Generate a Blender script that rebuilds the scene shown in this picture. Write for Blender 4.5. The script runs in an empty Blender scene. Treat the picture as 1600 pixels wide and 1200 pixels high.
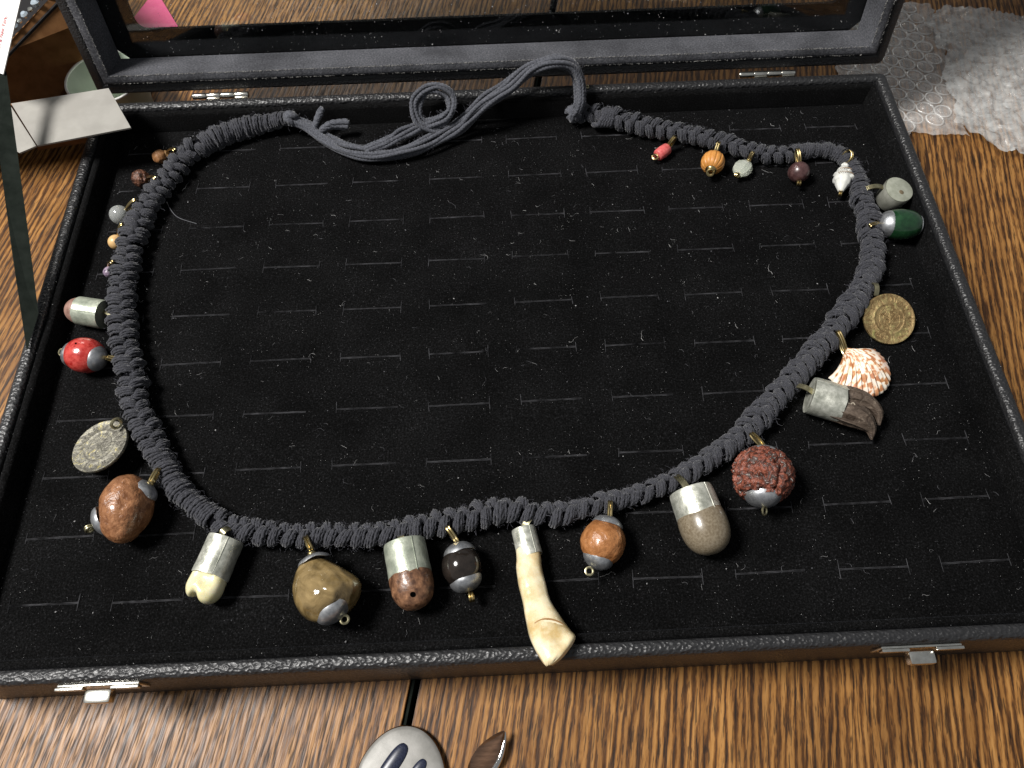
import bpy, bmesh, math, random
from mathutils import Vector, Matrix, noise
R = math.radians
random.seed(7)
S = bpy.context.scene
COL = S.collection
CM = 0.01                                   # everything below is written in centimetres

# ------------------------------------------------------------------ camera, light, exposure
cam_d = bpy.data.cameras.new('camera'); cam = bpy.data.objects.new('camera', cam_d); COL.objects.link(cam)
cam_d.sensor_width = 36.0; cam_d.lens = 36.0 * 1140.6 / 1600; cam_d.clip_start = 0.01; cam_d.clip_end = 50
rot = Matrix(((0.99901819, 0.04330575, -0.00934153), (-0.04275838, 0.88736025, -0.45908987), (-0.01159193, 0.45903856, 0.88834072)))
cam.matrix_world = Matrix.Translation(Vector((-0.0254, -14.5728, 26.1838)) * CM) @ rot.to_4x4()
S.camera = cam
S.render.resolution_x, S.render.resolution_y = 1024, 768

w = bpy.data.worlds.new('World'); S.world = w; w.use_nodes = True
w.node_tree.nodes['Background'].inputs[0].default_value = (0.92, 0.96, 1.0, 1)
w.node_tree.nodes['Background'].inputs[1].default_value = 0.23
ld = bpy.data.lights.new('room_lamp', 'AREA'); ld.shape = 'DISK'; ld.size = 0.34; ld.energy = 26.0; ld.color = (1.0, 0.975, 0.94)
lamp = bpy.data.objects.new('room_lamp', ld); COL.objects.link(lamp)
lamp.location = Vector((-62, 0, 104)) * CM
lamp.rotation_euler = (Vector((0, 0, 3)) * CM - lamp.location).to_track_quat('-Z', 'Y').to_euler()
ld2 = bpy.data.lights.new('window_light', 'AREA'); ld2.shape = 'RECTANGLE'; ld2.size = 0.62; ld2.size_y = 0.40; ld2.energy = 10.0; ld2.color = (1.0, 0.95, 0.87)
lamp2 = bpy.data.objects.new('window_light', ld2); COL.objects.link(lamp2)
lamp2.location = Vector((-55, 215, 135)) * CM
lamp2.rotation_euler = (Vector((0, 10, 3)) * CM - lamp2.location).to_track_quat('-Z', 'Y').to_euler()
S.view_settings.view_transform = 'Standard'; S.view_settings.look = 'None'
S.view_settings.exposure = 0.0; S.view_settings.gamma = 1.0; S.view_settings.use_curve_mapping = False
S.render.engine = 'CYCLES'
S.cycles.max_bounces = 8; S.cycles.transparent_max_bounces = 16

# ------------------------------------------------------------------ object helpers
def tag(o, label=None, cat=None, group=None, kind=None):
    if label: o['label'] = label
    if cat: o['category'] = cat
    if group: o['group'] = group
    if kind: o['kind'] = kind
    return o

def empty(name, loc, rz=0.0, ry=0.0, rx=0.0):
    o = bpy.data.objects.new(name, None); COL.objects.link(o)
    o.empty_display_size = 0.01
    o.location = Vector(loc) * CM; o.rotation_euler = (rx, ry, rz)
    return o

class MB:
    """collects shapes (cm) and links them as one mesh object"""
    def __init__(s): s.v = []; s.f = []
    def add(s, vs, fs, M=None):
        b = len(s.v)
        s.v += [tuple(M @ Vector(p)) for p in vs] if M else [tuple(p) for p in vs]
        s.f += [tuple(b + i for i in f) for f in fs]
        return s
    def mesh(s, name, mat, smooth=True):
        me = bpy.data.meshes.new(name)
        me.from_pydata([(x * CM, y * CM, z * CM) for x, y, z in s.v], [], s.f)
        me.validate()
        bm = bmesh.new(); bm.from_mesh(me); bmesh.ops.recalc_face_normals(bm, faces=bm.faces); bm.to_mesh(me); bm.free()
        if mat: me.materials.append(mat)
        for p in me.polygons: p.use_smooth = smooth
        if smooth:
            me.set_sharp_from_angle(angle=R(50))
        return me
    def build(s, name, mat, parent=None, smooth=True, loc=None):
        o = bpy.data.objects.new(name, s.mesh(name, mat, smooth)); COL.objects.link(o)
        if parent: o.parent = parent
        if loc: o.location = Vector(loc) * CM
        return o

def link_mesh(name, me, parent=None, M=None):
    o = bpy.data.objects.new(name, me); COL.objects.link(o)
    if parent: o.parent = parent
    if M is not None: o.matrix_local = M
    return o

def grid_faces(n, m, cu=False, cv=False):
    f = []
    for i in range(n if cu else n - 1):
        for j in range(m if cv else m - 1):
            a, b = i, (i + 1) % n; c, d = j, (j + 1) % m
            f.append((a * m + c, b * m + c, b * m + d, a * m + d))
    return f

def box(x0, x1, y0, y1, z0, z1, bev=0.0, M=None, mb=None):
    mb = mb or MB()
    bm = bmesh.new(); bmesh.ops.create_cube(bm, size=1)
    for v in bm.verts:
        v.co = Vector(((x0 + x1) / 2 + v.co.x * (x1 - x0), (y0 + y1) / 2 + v.co.y * (y1 - y0), (z0 + z1) / 2 + v.co.z * (z1 - z0)))
    if bev: bmesh.ops.bevel(bm, geom=list(bm.edges), offset=bev, segments=2, profile=0.6, affect='EDGES')
    bm.verts.index_update()
    mb.add([v.co[:] for v in bm.verts], [[v.index for v in f.verts] for f in bm.faces], M); bm.free()
    return mb

def catmull(pts, n):
    """resample a control polyline (tuples of any length) into n points, even in arc length of the first three"""
    P = [Vector(p) for p in pts]; P = [P[0] * 2 - P[1]] + P + [P[-1] * 2 - P[-2]]
    out = []
    for i in range(1, len(P) - 2):
        for k in range(12):
            t = k / 12; a, b, c, d = P[i - 1:i + 3]
            out.append(0.5 * ((2 * b) + (c - a) * t + (2 * a - 5 * b + 4 * c - d) * t * t + (3 * b - a - 3 * c + d) * t ** 3))
    out.append(P[-2])
    s = [0.0]
    for a, b in zip(out, out[1:]): s.append(s[-1] + math.sqrt(sum((b[k] - a[k]) ** 2 for k in range(3))))
    res = []; j = 0
    for k in range(n):
        q = s[-1] * k / (n - 1)
        while j < len(s) - 2 and s[j + 1] < q: j += 1
        t = (q - s[j]) / max(1e-9, s[j + 1] - s[j])
        res.append(out[j].lerp(out[j + 1], min(1, t)))
    return res, s[-1]

def frames(pts, closed=False):
    n = len(pts); T = []
    for i in range(n):
        a = pts[(i - 1) % n if closed else max(0, i - 1)]; b = pts[(i + 1) % n if closed else min(n - 1, i + 1)]
        T.append((Vector(b[:3]) - Vector(a[:3])).normalized())
    N = Vector((0, 0, 1)) if abs(T[0].z) < 0.9 else Vector((1, 0, 0)); out = []
    for t in T:
        N = (N - t * N.dot(t)); N = N.normalized() if N.length > 1e-6 else t.orthogonal().normalized()
        out.append((t, N, t.cross(N)))
    return out

def tube(pts, rad, sides=8, closed=False, mb=None, shape=None, M=None, caps=True):
    """rad: number or f(i,n); shape: f(i,phi) radius multiplier"""
    mb = mb or MB(); pts = [Vector(p[:3]) for p in pts]; fr = frames(pts, closed); n = len(pts); vs = []
    for i, (p, (t, N, B)) in enumerate(zip(pts, fr)):
        r = rad(i, n) if callable(rad) else rad
        for k in range(sides):
            a = 2 * math.pi * k / sides; q = r * (shape(i, a) if shape else 1)
            vs.append(p + (N * math.cos(a) + B * math.sin(a)) * q)
    fs = grid_faces(n, sides, closed, True)
    if not closed and caps: fs += [tuple(range(sides)), tuple(range((n - 1) * sides, n * sides))]
    return mb.add(vs, fs, M)

def lathe(prof, seg=32, mb=None, M=None, deform=None):
    """prof: list of (x, r), turned round the X axis; ends with r == 0 close to a point"""
    mb = mb or MB(); vs = []; fs = []; rows = []
    for x, r in prof:
        if r <= 1e-6:
            rows.append([len(vs)]); vs.append(Vector((x, 0, 0)))
        else:
            rows.append(list(range(len(vs), len(vs) + seg)))
            vs += [Vector((x, r * math.cos(2 * math.pi * k / seg), r * math.sin(2 * math.pi * k / seg))) for k in range(seg)]
    for a, b in zip(rows, rows[1:]):
        for k in range(seg):
            l = (k + 1) % seg
            if len(a) == 1 and len(b) == 1: break
            if len(a) == 1: fs.append((a[0], b[k], b[l]))
            elif len(b) == 1: fs.append((a[k], b[0], a[l]))
            else: fs.append((a[k], b[k], b[l], a[l]))
    if deform: vs = [deform(v) for v in vs]
    return mb.add(vs, fs, M)

def egg(L, d, n=24, p=2.0, skew=0.0):
    """profile of a superellipsoid bead lying along X"""
    out = []
    for i in range(n + 1):
        a = math.pi * i / n; c = -math.cos(a)
        r = (max(0, 1 - abs(c) ** p)) ** (1 / p)
        out.append((c * L / 2, 0.0 if i in (0, n) else d / 2 * r * (1 + skew * c)))
    return out

def fbm(v, s, o=3): return noise.fractal(Vector(v) * s, 1.0, 2.0, o)

def ring_loft(hw, hd, prof, cr=0.15, closed=True, mb=None):
    """a frame of half width hw and half depth hd: prof = (inset, z) swept round a rounded rectangle"""
    mb = mb or MB(); vs = []; seg = 5
    for o, z in prof:
        r = max(0.02, cr - o)
        for cx, cy, a0 in ((1, 1, 0), (-1, 1, 90), (-1, -1, 180), (1, -1, 270)):
            for k in range(seg + 1):
                a = R(a0 + 90 * k / seg)
                vs.append((cx * (hw - o - r) + r * math.cos(a), cy * (hd - o - r) + r * math.sin(a), z))
    return mb.add(vs, grid_faces(len(prof), 4 * (seg + 1), closed, True))

# ------------------------------------------------------------------ materials
def nodes(name):
    m = bpy.data.materials.new(name); m.use_nodes = True; nt = m.node_tree
    return m, nt, nt.nodes['Principled BSDF']

def coords(nt, scale, rnd=False, rz=0.0):
    tc = nt.nodes.new('ShaderNodeTexCoord'); mp = nt.nodes.new('ShaderNodeMapping'); src = tc.outputs['Object']
    sc = scale if isinstance(scale, tuple) else (scale,) * 3
    if rz:
        ro = nt.nodes.new('ShaderNodeMapping'); ro.inputs['Rotation'].default_value = (0, 0, rz)
        nt.links.new(src, ro.inputs['Vector']); src = ro.outputs['Vector']
    mp.inputs['Scale'].default_value = tuple(100 * k for k in sc)
    nt.links.new(src, mp.inputs['Vector'])
    if rnd:
        oi = nt.nodes.new('ShaderNodeObjectInfo'); ml = nt.nodes.new('ShaderNodeMath'); ml.operation = 'MULTIPLY'; ml.inputs[1].default_value = 37.0
        nt.links.new(oi.outputs['Random'], ml.inputs[0])
        cb = nt.nodes.new('ShaderNodeCombineXYZ')
        for i in range(3): nt.links.new(ml.outputs[0], cb.inputs[i])
        nt.links.new(cb.outputs[0], mp.inputs['Location'])
    return mp.outputs['Vector']

def noise_tex(nt, vec, scale=1.0, detail=4.0, rough=0.55, dist=0.0):
    n = nt.nodes.new('ShaderNodeTexNoise'); n.inputs['Scale'].default_value = scale; n.inputs['Detail'].default_value = detail
    n.inputs['Roughness'].default_value = rough; n.inputs['Distortion'].default_value = dist
    nt.links.new(vec, n.inputs['Vector']); return n.outputs['Fac']

def ramp(nt, fac, stops, interp='LINEAR'):
    r = nt.nodes.new('ShaderNodeValToRGB'); r.color_ramp.interpolation = interp; e = r.color_ramp.elements
    while len(e) < len(stops): e.new(0.5)
    for k, (p, c) in zip(e, stops):
        k.position = p; k.color = (c + (1,)) if isinstance(c, tuple) else (c, c, c, 1)
    nt.links.new(fac, r.inputs[0]); return r.outputs['Color']

def mixc(nt, a, b, fac, mode='MIX'):
    m = nt.nodes.new('ShaderNodeMix'); m.data_type = 'RGBA'; m.blend_type = mode
    for s, v in ((6, a), (7, b)):
        if isinstance(v, tuple): m.inputs[s].default_value = v + (1,)
        else: nt.links.new(v, m.inputs[s])
    if isinstance(fac, float): m.inputs[0].default_value = fac
    else: nt.links.new(fac, m.inputs[0])
    return m.outputs[2]

def bump(nt, b, fac, strength, dist_cm):
    n = nt.nodes.new('ShaderNodeBump'); n.inputs['Strength'].default_value = strength; n.inputs['Distance'].default_value = dist_cm * CM
    nt.links.new(fac, n.inputs['Height'])
    if b.inputs['Normal'].is_linked: nt.links.new(b.inputs['Normal'].links[0].from_socket, n.inputs['Normal'])
    nt.links.new(n.outputs[0], b.inputs['Normal'])

def pm(name, c1, c2=None, scale=3.0, rough=0.5, metal=0.0, lo=0.35, hi=0.65, detail=5.0, b=0.0, bs=None, bd=0.03,
       spec=0.5, coat=0.0, sheen=0.0, trans=0.0, ior=1.45, rnd=False, dist=0.0, rough2=None, sss=0.0, c3=None, bdet=4.0):
    m, nt, p = nodes(name); vec = coords(nt, scale, rnd)
    f = noise_tex(nt, vec, 1.0, detail, 0.6, dist)
    if c2:
        st = [(lo, c1), (hi, c2)] + ([(min(0.99, hi + 0.12), c3)] if c3 else [])
        nt.links.new(ramp(nt, f, st), p.inputs['Base Color'])
    else: p.inputs['Base Color'].default_value = c1 + (1,)
    p.inputs['Roughness'].default_value = rough; p.inputs['Metallic'].default_value = metal
    if rough2 is not None: nt.links.new(ramp(nt, f, [(lo, rough), (hi, rough2)]), p.inputs['Roughness'])
    p.inputs['Specular IOR Level'].default_value = spec; p.inputs['Coat Weight'].default_value = coat; p.inputs['Coat Roughness'].default_value = 0.08
    p.inputs['Sheen Weight'].default_value = sheen; p.inputs['Sheen Roughness'].default_value = 0.4
    p.inputs['Transmission Weight'].default_value = trans; p.inputs['IOR'].default_value = ior
    if sss:
        p.inputs['Subsurface Weight'].default_value = sss; p.inputs['Subsurface Scale'].default_value = 0.002; p.inputs['Subsurface Radius'].default_value = (1, 0.6, 0.3)
    if b:
        g = noise_tex(nt, coords(nt, bs or (scale * 2 if not isinstance(scale, tuple) else scale), rnd), 1.0, bdet)
        bump(nt, p, g, b, bd)
    return m

M = {}
def make_wood():
    m, nt, p = nodes('oak_veneer'); A = R(-11.5)
    big = noise_tex(nt, coords(nt, (0.16, 0.03, 0.1), rz=-A), 1.0, 3.0)
    nz = noise_tex(nt, coords(nt, (5.5, 0.55, 1.0), rz=-A), 1.0, 6.0, 0.70, 0.5)
    wv = nt.nodes.new('ShaderNodeTexWave'); wv.wave_type = 'BANDS'; wv.bands_direction = 'X'
    for k_, v_ in (('Scale', 1.15), ('Distortion', 9.5), ('Detail', 5.0), ('Detail Scale', 1.1), ('Detail Roughness', 0.68)): wv.inputs[k_].default_value = v_
    nt.links.new(coords(nt, (1.0, 0.13, 1.0), rz=-A), wv.inputs['Vector'])
    sm = nt.nodes.new('ShaderNodeMath'); sm.operation = 'MULTIPLY_ADD'; sm.inputs[1].default_value = 0.27; nt.links.new(wv.outputs['Fac'], sm.inputs[0])
    nh = nt.nodes.new('ShaderNodeMath'); nh.operation = 'MULTIPLY'; nh.inputs[1].default_value = 0.75; nt.links.new(nz, nh.inputs[0]); nt.links.new(nh.outputs[0], sm.inputs[2])
    st = sm.outputs[0]
    base = ramp(nt, st, [(0.30, (0.040, 0.018, 0.007)), (0.40, (0.090, 0.040, 0.013)), (0.48, (0.190, 0.086, 0.024)), (0.58, (0.300, 0.148, 0.042)), (0.72, (0.37, 0.195, 0.062))])
    tone = ramp(nt, big, [(0.3, (0.72, 0.68, 0.64)), (0.7, (1.05, 1.0, 0.95))])
    c = mixc(nt, base, tone, 1.0, 'MULTIPLY')
    fig = noise_tex(nt, coords(nt, (1.1, 0.10, 1.0), rz=-A), 1.0, 3.0, 0.5, 1.5)
    c = mixc(nt, c, ramp(nt, fig, [(0.40, (0.62, 0.58, 0.55)), (0.55, (1.0, 1.0, 1.0))]), 0.8, 'MULTIPLY')
    pores = noise_tex(nt, coords(nt, (15.0, 0.95, 1.0), rz=-A), 1.0, 2.0, 0.6, 0.2)
    pm_ = ramp(nt, pores, [(0.405, 0.22), (0.44, 1.0)])
    c = mixc(nt, c, pm_, 0.85, 'MULTIPLY')
    nt.links.new(c, p.inputs['Base Color'])
    nt.links.new(ramp(nt, pores, [(0.35, 0.6), (0.6, 0.38)]), p.inputs['Roughness'])
    p.inputs['Specular IOR Level'].default_value = 0.30
    bump(nt, p, st, 0.25, 0.012); bump(nt, p, pores, 0.5, 0.012)
    return m
M['wood'] = make_wood()

def make_leather(name, scale, strength, rough, col=(0.012, 0.012, 0.013)):
    m, nt, p = nodes(name); vec = coords(nt, scale)
    n0 = noise_tex(nt, vec, 0.35, 2.0)
    vm = nt.nodes.new('ShaderNodeVectorMath'); vm.operation = 'ADD'
    sc = nt.nodes.new('ShaderNodeVectorMath'); sc.operation = 'SCALE'; sc.inputs['Scale'].default_value = 1.2
    nt.links.new(n0, sc.inputs[0]); nt.links.new(vec, vm.inputs[0]); nt.links.new(sc.outputs[0], vm.inputs[1])
    vo = nt.nodes.new('ShaderNodeTexVoronoi'); vo.feature = 'SMOOTH_F1'; vo.inputs['Smoothness'].default_value = 0.4
    nt.links.new(vm.outputs[0], vo.inputs['Vector']); vo.inputs['Scale'].default_value = 1.0
    fine = noise_tex(nt, vec, 2.5, 3.0)
    p.inputs['Base Color'].default_value = col + (1,)
    nt.links.new(ramp(nt, fine, [(0.3, rough - 0.08), (0.7, rough + 0.14)]), p.inputs['Roughness'])
    bump(nt, p, vo.outputs['Distance'], strength, 0.05); bump(nt, p, fine, 0.3, 0.012)
    return m
M['leather'] = make_leather('black_leatherette', (8.0, 11.0, 8.0), 0.8, 0.39, (0.016, 0.016, 0.017))
M['lid_leather'] = make_leather('lid_leatherette', 14.0, 0.5, 0.5)

def make_velvet(name, c0, c1, cs, sheen, scale=16.0, lintlo=0.66):
    m, nt, p = nodes(name)
    n1 = noise_tex(nt, coords(nt, scale), 1.0, 3.0, 0.7); n2 = noise_tex(nt, coords(nt, 0.45), 1.0, 4.0)
    c = ramp(nt, n1, [(0.42, c0), (0.62, c1), (min(0.97, lintlo + 0.12), cs)])
    c = mixc(nt, c, ramp(nt, n2, [(0.3, 0.65), (0.7, 1.45)]), 1.0, 'MULTIPLY')
    nt.links.new(c, p.inputs['Base Color']); p.inputs['Roughness'].default_value = 1.0; p.inputs['Specular IOR Level'].default_value = 0.05
    p.inputs['Sheen Weight'].default_value = sheen; p.inputs['Sheen Roughness'].default_value = 0.35; p.inputs['Sheen Tint'].default_value = (0.8, 0.85, 1, 1)
    bump(nt, p, n1, 0.8, 0.03)
    return m
M['velvet'] = make_velvet('black_velvet', (0.0016,) * 3, (0.006, 0.006, 0.0063), (0.034, 0.034, 0.037), 0.02)
M['lining'] = make_velvet('lining_velvet', (0.0018,) * 3, (0.007, 0.007, 0.0073), (0.042, 0.042, 0.045), 0.02, 17.0)
M['lit_lid_velvet'] = make_velvet('lit_lid_velvet', (0.042, 0.043, 0.048), (0.080, 0.081, 0.089), (0.13, 0.13, 0.14), 0.12, 12.0)  # paler than the pad velvet, painting the light on the lid ledge
M['mat'] = pm('black_mat_board', (0.004, 0.004, 0.0045), (0.010, 0.010, 0.011), 6.0, 0.8, spec=0.2)
M['slot'] = pm('slot_lint', (0.006, 0.006, 0.0065), (0.070, 0.070, 0.075), 1.6, 1.0, spec=0.0, rnd=True, lo=0.32, hi=0.68)
M['hole_dark'] = pm('hole_shade', (0.001, 0.001, 0.001), None, 9.0, 1.0, spec=0.0)  # for discs that paint the shade inside bead holes
M['lint'] = pm('lint_specks', (0.10, 0.10, 0.11), (0.75, 0.74, 0.72), 1.3, 0.9, lo=0.45, hi=0.72)
M['fray'] = pm('frayed_edge', (0.10, 0.10, 0.10), (0.34, 0.33, 0.31), 12.0, 1.0, spec=0.0)
M['cord'] = pm('charcoal_cotton', (0.014, 0.0145, 0.017), (0.072, 0.073, 0.085), 26.0, 0.95, spec=0.1, sheen=0.25, rnd=True, b=0.8, bs=30.0, bd=0.02, detail=3.0)  # paler bluish noise tone paints highlights onto the threads
M['tie'] = pm('grey_cotton', (0.040, 0.042, 0.049), (0.105, 0.109, 0.126), 18.0, 0.95, spec=0.1, sheen=0.3, rnd=True, b=0.6, bs=30.0, bd=0.015)
M['fuzz'] = pm('cotton_fuzz', (0.10, 0.10, 0.115), None, 5.0, 1.0, spec=0.0)
M['core'] = pm('cord_core', (0.004, 0.004, 0.005), None, 5.0, 1.0, spec=0.0)  # near-black, paints crevice shade between the cord lobes
M['brass'] = pm('brass_wire', (0.36, 0.27, 0.11), (0.62, 0.50, 0.26), 4.0, 0.28, 1.0, rnd=True)
M['old_brass'] = pm('dull_brass', (0.30, 0.27, 0.16), (0.55, 0.50, 0.32), 5.0, 0.38, 1.0, rnd=True)
M['tin'] = pm('tin_sheet', (0.36, 0.37, 0.31), (0.68, 0.68, 0.60), 3.5, 0.30, 0.60, rnd=True, b=0.5, bs=8.0, bd=0.02, rough2=0.5, detail=8.0)
M['tin_green'] = pm('verdigris_tin', (0.27, 0.30, 0.24), (0.50, 0.53, 0.43), 3.0, 0.38, 0.50, rnd=True, b=0.5, bs=8.0, bd=0.02, detail=8.0)
M['cap'] = pm('aluminium_cap', (0.30, 0.31, 0.33), (0.56, 0.57, 0.58), 5.0, 0.38, 0.85, rnd=True, b=0.3, bs=14.0, bd=0.008)
M['nickel'] = pm('nickel', (0.62, 0.60, 0.54), (0.82, 0.80, 0.73), 5.0, 0.22, 1.0, rnd=True)
M['chrome'] = pm('polished_silver', (0.78, 0.76, 0.72), None, 5.0, 0.05, 1.0)
M['satin'] = pm('satin_silver', (0.20, 0.195, 0.18), (0.27, 0.262, 0.245), 2.0, 0.5, 0.25, b=0.3, bs=30.0, bd=0.004)
M['navy'] = pm('navy_reflection', (0.008, 0.010, 0.022), (0.025, 0.03, 0.055), 25.0, 0.3)  # colour of the dark reflections painted on the silver disc
M['paper'] = pm('white_paper', (0.80, 0.79, 0.76), None, 5.0, 0.8, spec=0.2)
M['red_ink'] = pm('red_ink', (0.45, 0.03, 0.05), None, 5.0, 0.7)
M['kraft'] = pm('kraft_board', (0.135, 0.062, 0.024), (0.20, 0.098, 0.040), 1.6, 0.85, spec=0.1, b=0.2, bs=9.0, bd=0.01)
M['grey_board'] = pm('grey_board', (0.245, 0.235, 0.215), (0.285, 0.275, 0.252), 1.0, 0.9, spec=0.1, detail=3.0)  # grey-white board darkened to paint the dim light on the tilted flap
M['black_card'] = pm('black_card', (0.007, 0.009, 0.0075), (0.013, 0.016, 0.0135), 1.5, 1.0, spec=0.03)
M['celadon'] = pm('pale_green_glaze', (0.42, 0.48, 0.40), (0.50, 0.56, 0.47), 1.0, 0.35)
M['pink'] = pm('pink_card', (0.48, 0.06, 0.16), (0.54, 0.09, 0.20), 0.8, 0.6)
M['crystal'] = pm('crystal', (0.62, 0.72, 0.80), None, 5.0, 0.05, 0.6)
M['box_shade'] = pm('box_shade', (0.006, 0.005, 0.006), None, 5.0, 0.95)  # near-black, for the shade inside the cardboard box

def make_film(name, alpha, col):
    m, nt, p = nodes(name)
    n = noise_tex(nt, coords(nt, 2.2), 1.0, 6.0, 0.65)
    p.inputs['Base Color'].default_value = col + (1,); p.inputs['Roughness'].default_value = 0.12; p.inputs['Specular IOR Level'].default_value = 1.0
    nt.links.new(ramp(nt, n, [(0.3, alpha * 0.55), (0.7, min(1, alpha * 1.5))]), p.inputs['Alpha'])
    bump(nt, p, n, 0.9, 0.08)
    return m
M['film'] = make_film('clear_film', 0.34, (0.72, 0.69, 0.66)); M['bubble'] = make_film('bubble_film', 0.14, (0.75, 0.74, 0.73))
M['bubble_thick'] = make_film('crushed_bubble_film', 0.16, (0.74, 0.75, 0.74)); M['film_thick'] = make_film('folded_film', 0.42, (0.64, 0.65, 0.64))
M['weld'] = make_film('film_weld', 0.42, (0.78, 0.77, 0.75))

def make_pane():
    m, nt, p = nodes('lid_glass'); nt.nodes.remove(p)
    out = nt.nodes['Material Output']; t = nt.nodes.new('ShaderNodeBsdfTransparent'); g = nt.nodes.new('ShaderNodeBsdfGlossy')
    t.inputs[0].default_value = (0.94, 0.96, 0.95, 1); g.inputs['Roughness'].default_value = 0.01
    f = nt.nodes.new('ShaderNodeFresnel'); f.inputs['IOR'].default_value = 1.5; mx = nt.nodes.new('ShaderNodeMixShader')
    nt.links.new(f.outputs[0], mx.inputs[0]); nt.links.new(t.outputs[0], mx.inputs[1]); nt.links.new(g.outputs[0], mx.inputs[2]); nt.links.new(mx.outputs[0], out.inputs[0])
    return m
M['pane'] = make_pane()

# ------------------------------------------------------------------ the table
TA = R(-11.5)                                   # the grain and the leaf joint run this far off the case's side
Rt = Matrix.Rotation(TA, 4, 'Z')
table = tag(box(-120, 120, -90, 110, -3.2, -2.2, M=Rt).build('table', M['core'], smooth=False), kind='structure')
SX = -0.98                                      # joint position across the grain
for a, b in ((-120, SX - 0.17), (SX + 0.17, 120)):
    box(a, b, -90, 110, -2.1, 0.0, 0.03, Rt).build('table_leaf', M['wood'], table, False)
box(SX - 0.16, SX - 0.03, -90, 110, -2.1, -0.12, 0.02, Rt).build('joint_strip', M['black_card'], table)

# ------------------------------------------------------------------ the display case
HW, HD, RIM, PAD = 17.5, 12.0, 3.5, 2.5
case = tag(empty('display_case', (0, 0, 0)), 'open black leatherette jewellery case with velvet ring pad and glass lid', 'display case')
tray = ring_loft(HW, HD, [(0, 0.02), (0, 3.32), (0.04, 3.44), (0.13, 3.5), (0.33, 3.5), (0.42, 3.45), (0.45, 3.34), (0.45, 0.02)], 0.28).build('tray', M['leather'], case)
box(-17.04, 17.04, -11.54, 11.54, 0.05, 0.4).build('tray_floor', M['mat'], tray, False)
ring_loft(HW, HD, [(0.47, 0.5), (0.47, 3.24), (0.52, 3.33), (0.60, 3.36), (0.70, 3.33), (0.76, 3.24), (0.78, 0.5)], 0.5).build('lining', M['lining'], tray)
def pad_mesh():
    mb = MB(); nx, ny = 120, 84; vs = []
    for i in range(nx + 1):
        for j in range(ny + 1):
            x = -16.70 + 33.40 * i / nx; y = -11.20 + 22.40 * j / ny
            e = min(16.70 - abs(x), 11.20 - abs(y))
            z = PAD - 0.09 * max(0, 1 - e / 0.3) ** 2 + 0.018 * noise.noise((x * 0.35, y * 0.35, 3)) + 0.012 * math.sin((y - 9.832) / 2.151 * 2 * math.pi + math.pi)
            vs.append((x, y, z))
    return mb.add(vs, grid_faces(nx + 1, ny + 1))
pad = pad_mesh().build('ring_pad', M['velvet'], case)
def slot_mesh(k):
    rnd = random.Random(k); L = 2.217; mb = MB()
    def ridge(p, q, wd, off):
        n = 14; pts = []
        for i in range(n + 1):
            t = i / n; a = Vector(p).lerp(Vector(q), t)
            d = (Vector(q) - Vector(p)).normalized(); nrm = Vector((-d.y, d.x, 0))
            pts.append(a + nrm * (off + 0.012 * noise.noise((t * 9 + k * 3.1, off * 40, k))))
        tube(pts, lambda i, n: wd * (0.55 + 0.9 * abs(noise.noise((i * 0.9, k * 2.7, off * 33)))), 4, mb=mb)
    ridge((0, 0, 0.0), (L, 0, 0.0), 0.016, 0.016); ridge((0, 0, 0), (L, 0, 0), 0.014, -0.020)
    for x, s in ((0, 1), (L, 1)):
        a, b = rnd.uniform(0.10, 0.30), rnd.uniform(0.12, 0.30)
        if rnd.random() < 0.9:
            ridge((x + rnd.uniform(-.04, .04), -a, 0), (x, b, 0), 0.016, 0.0)
    return mb.mesh('slot', M['slot'])
slot_meshes = [slot_mesh(k) for k in range(9)]
for r in range(10):
    for c in range(10):
        Mx = Matrix.Translation(Vector((-16.087 + 3.316 * c + random.uniform(-.03, .03), 9.832 - 2.151 * r + random.uniform(-.03, .03), PAD + 0.02)) * CM) @ Matrix.Rotation(R(random.uniform(-.8, .8)), 4, 'Z')
        link_mesh('slot', random.choice(slot_meshes), pad, Mx)

# lid, hinged 104 degrees open
lid_e = ring_loft(HW, HD, [(0, -1.95), (0, -0.10), (0.05, -0.02), (0.12, 0), (0.34, 0), (0.42, -0.03), (0.45, -0.10), (0.45, -1.95)], 0.28).build('lid', M['lid_leather'], case)
lid_e.matrix_local = Matrix.Translation(Vector((0, 12.45, 3.5)) * CM) @ Matrix.Rotation(R(76), 4, 'X') @ Matrix.Translation(Vector((0, 12.0, 0)) * CM)
ring_loft(HW, HD, [(0.53, -1.48), (0.53, 0.12), (0.57, 0.17), (0.66, 0.19), (0.82, 0.19), (0.90, 0.16), (0.92, 0.10), (0.92, -1.48)], 0.55).build('lip', M['lit_lid_velvet'], lid_e)
ring_loft(HW, HD, [(0.454, -1.58), (2.08, -1.58), (2.08, -1.80), (0.454, -1.80)], 2.5).build('mat_border', M['mat'], lid_e)
def fray_ring():
    mb = MB(); rnd = random.Random(3)
    hw, hd = HW - 2.08, HD - 2.08
    for i in range(1500):
        x = rnd.uniform(-hw + .35, hw - .35); y = -hd
        if i % 3 == 0: x = rnd.choice((-hw, hw)); y = rnd.uniform(-hd + .35, 0)
        d = Vector((rnd.uniform(-.05, .05), rnd.uniform(0.0, .09), rnd.uniform(-.02, .05))) if i % 3 else Vector((-math.copysign(rnd.uniform(0, .08), x), rnd.uniform(-.05, .05), rnd.uniform(-.02, .05)))
        p = Vector((x, y, -1.59 - rnd.uniform(0, .2)))
        tube([p, p + d * 0.5 + Vector((0, 0, .01)), p + d], 0.008, 3, mb=mb)
    return mb
tag(fray_ring().build('frayed_edge', M['fray'], lid_e), kind='stuff')
box(-HW + .47, HW - .47, -HD + .47, HD - .47, -1.56, -1.50).build('glass_pane', M['pane'], lid_e, False)
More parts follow.
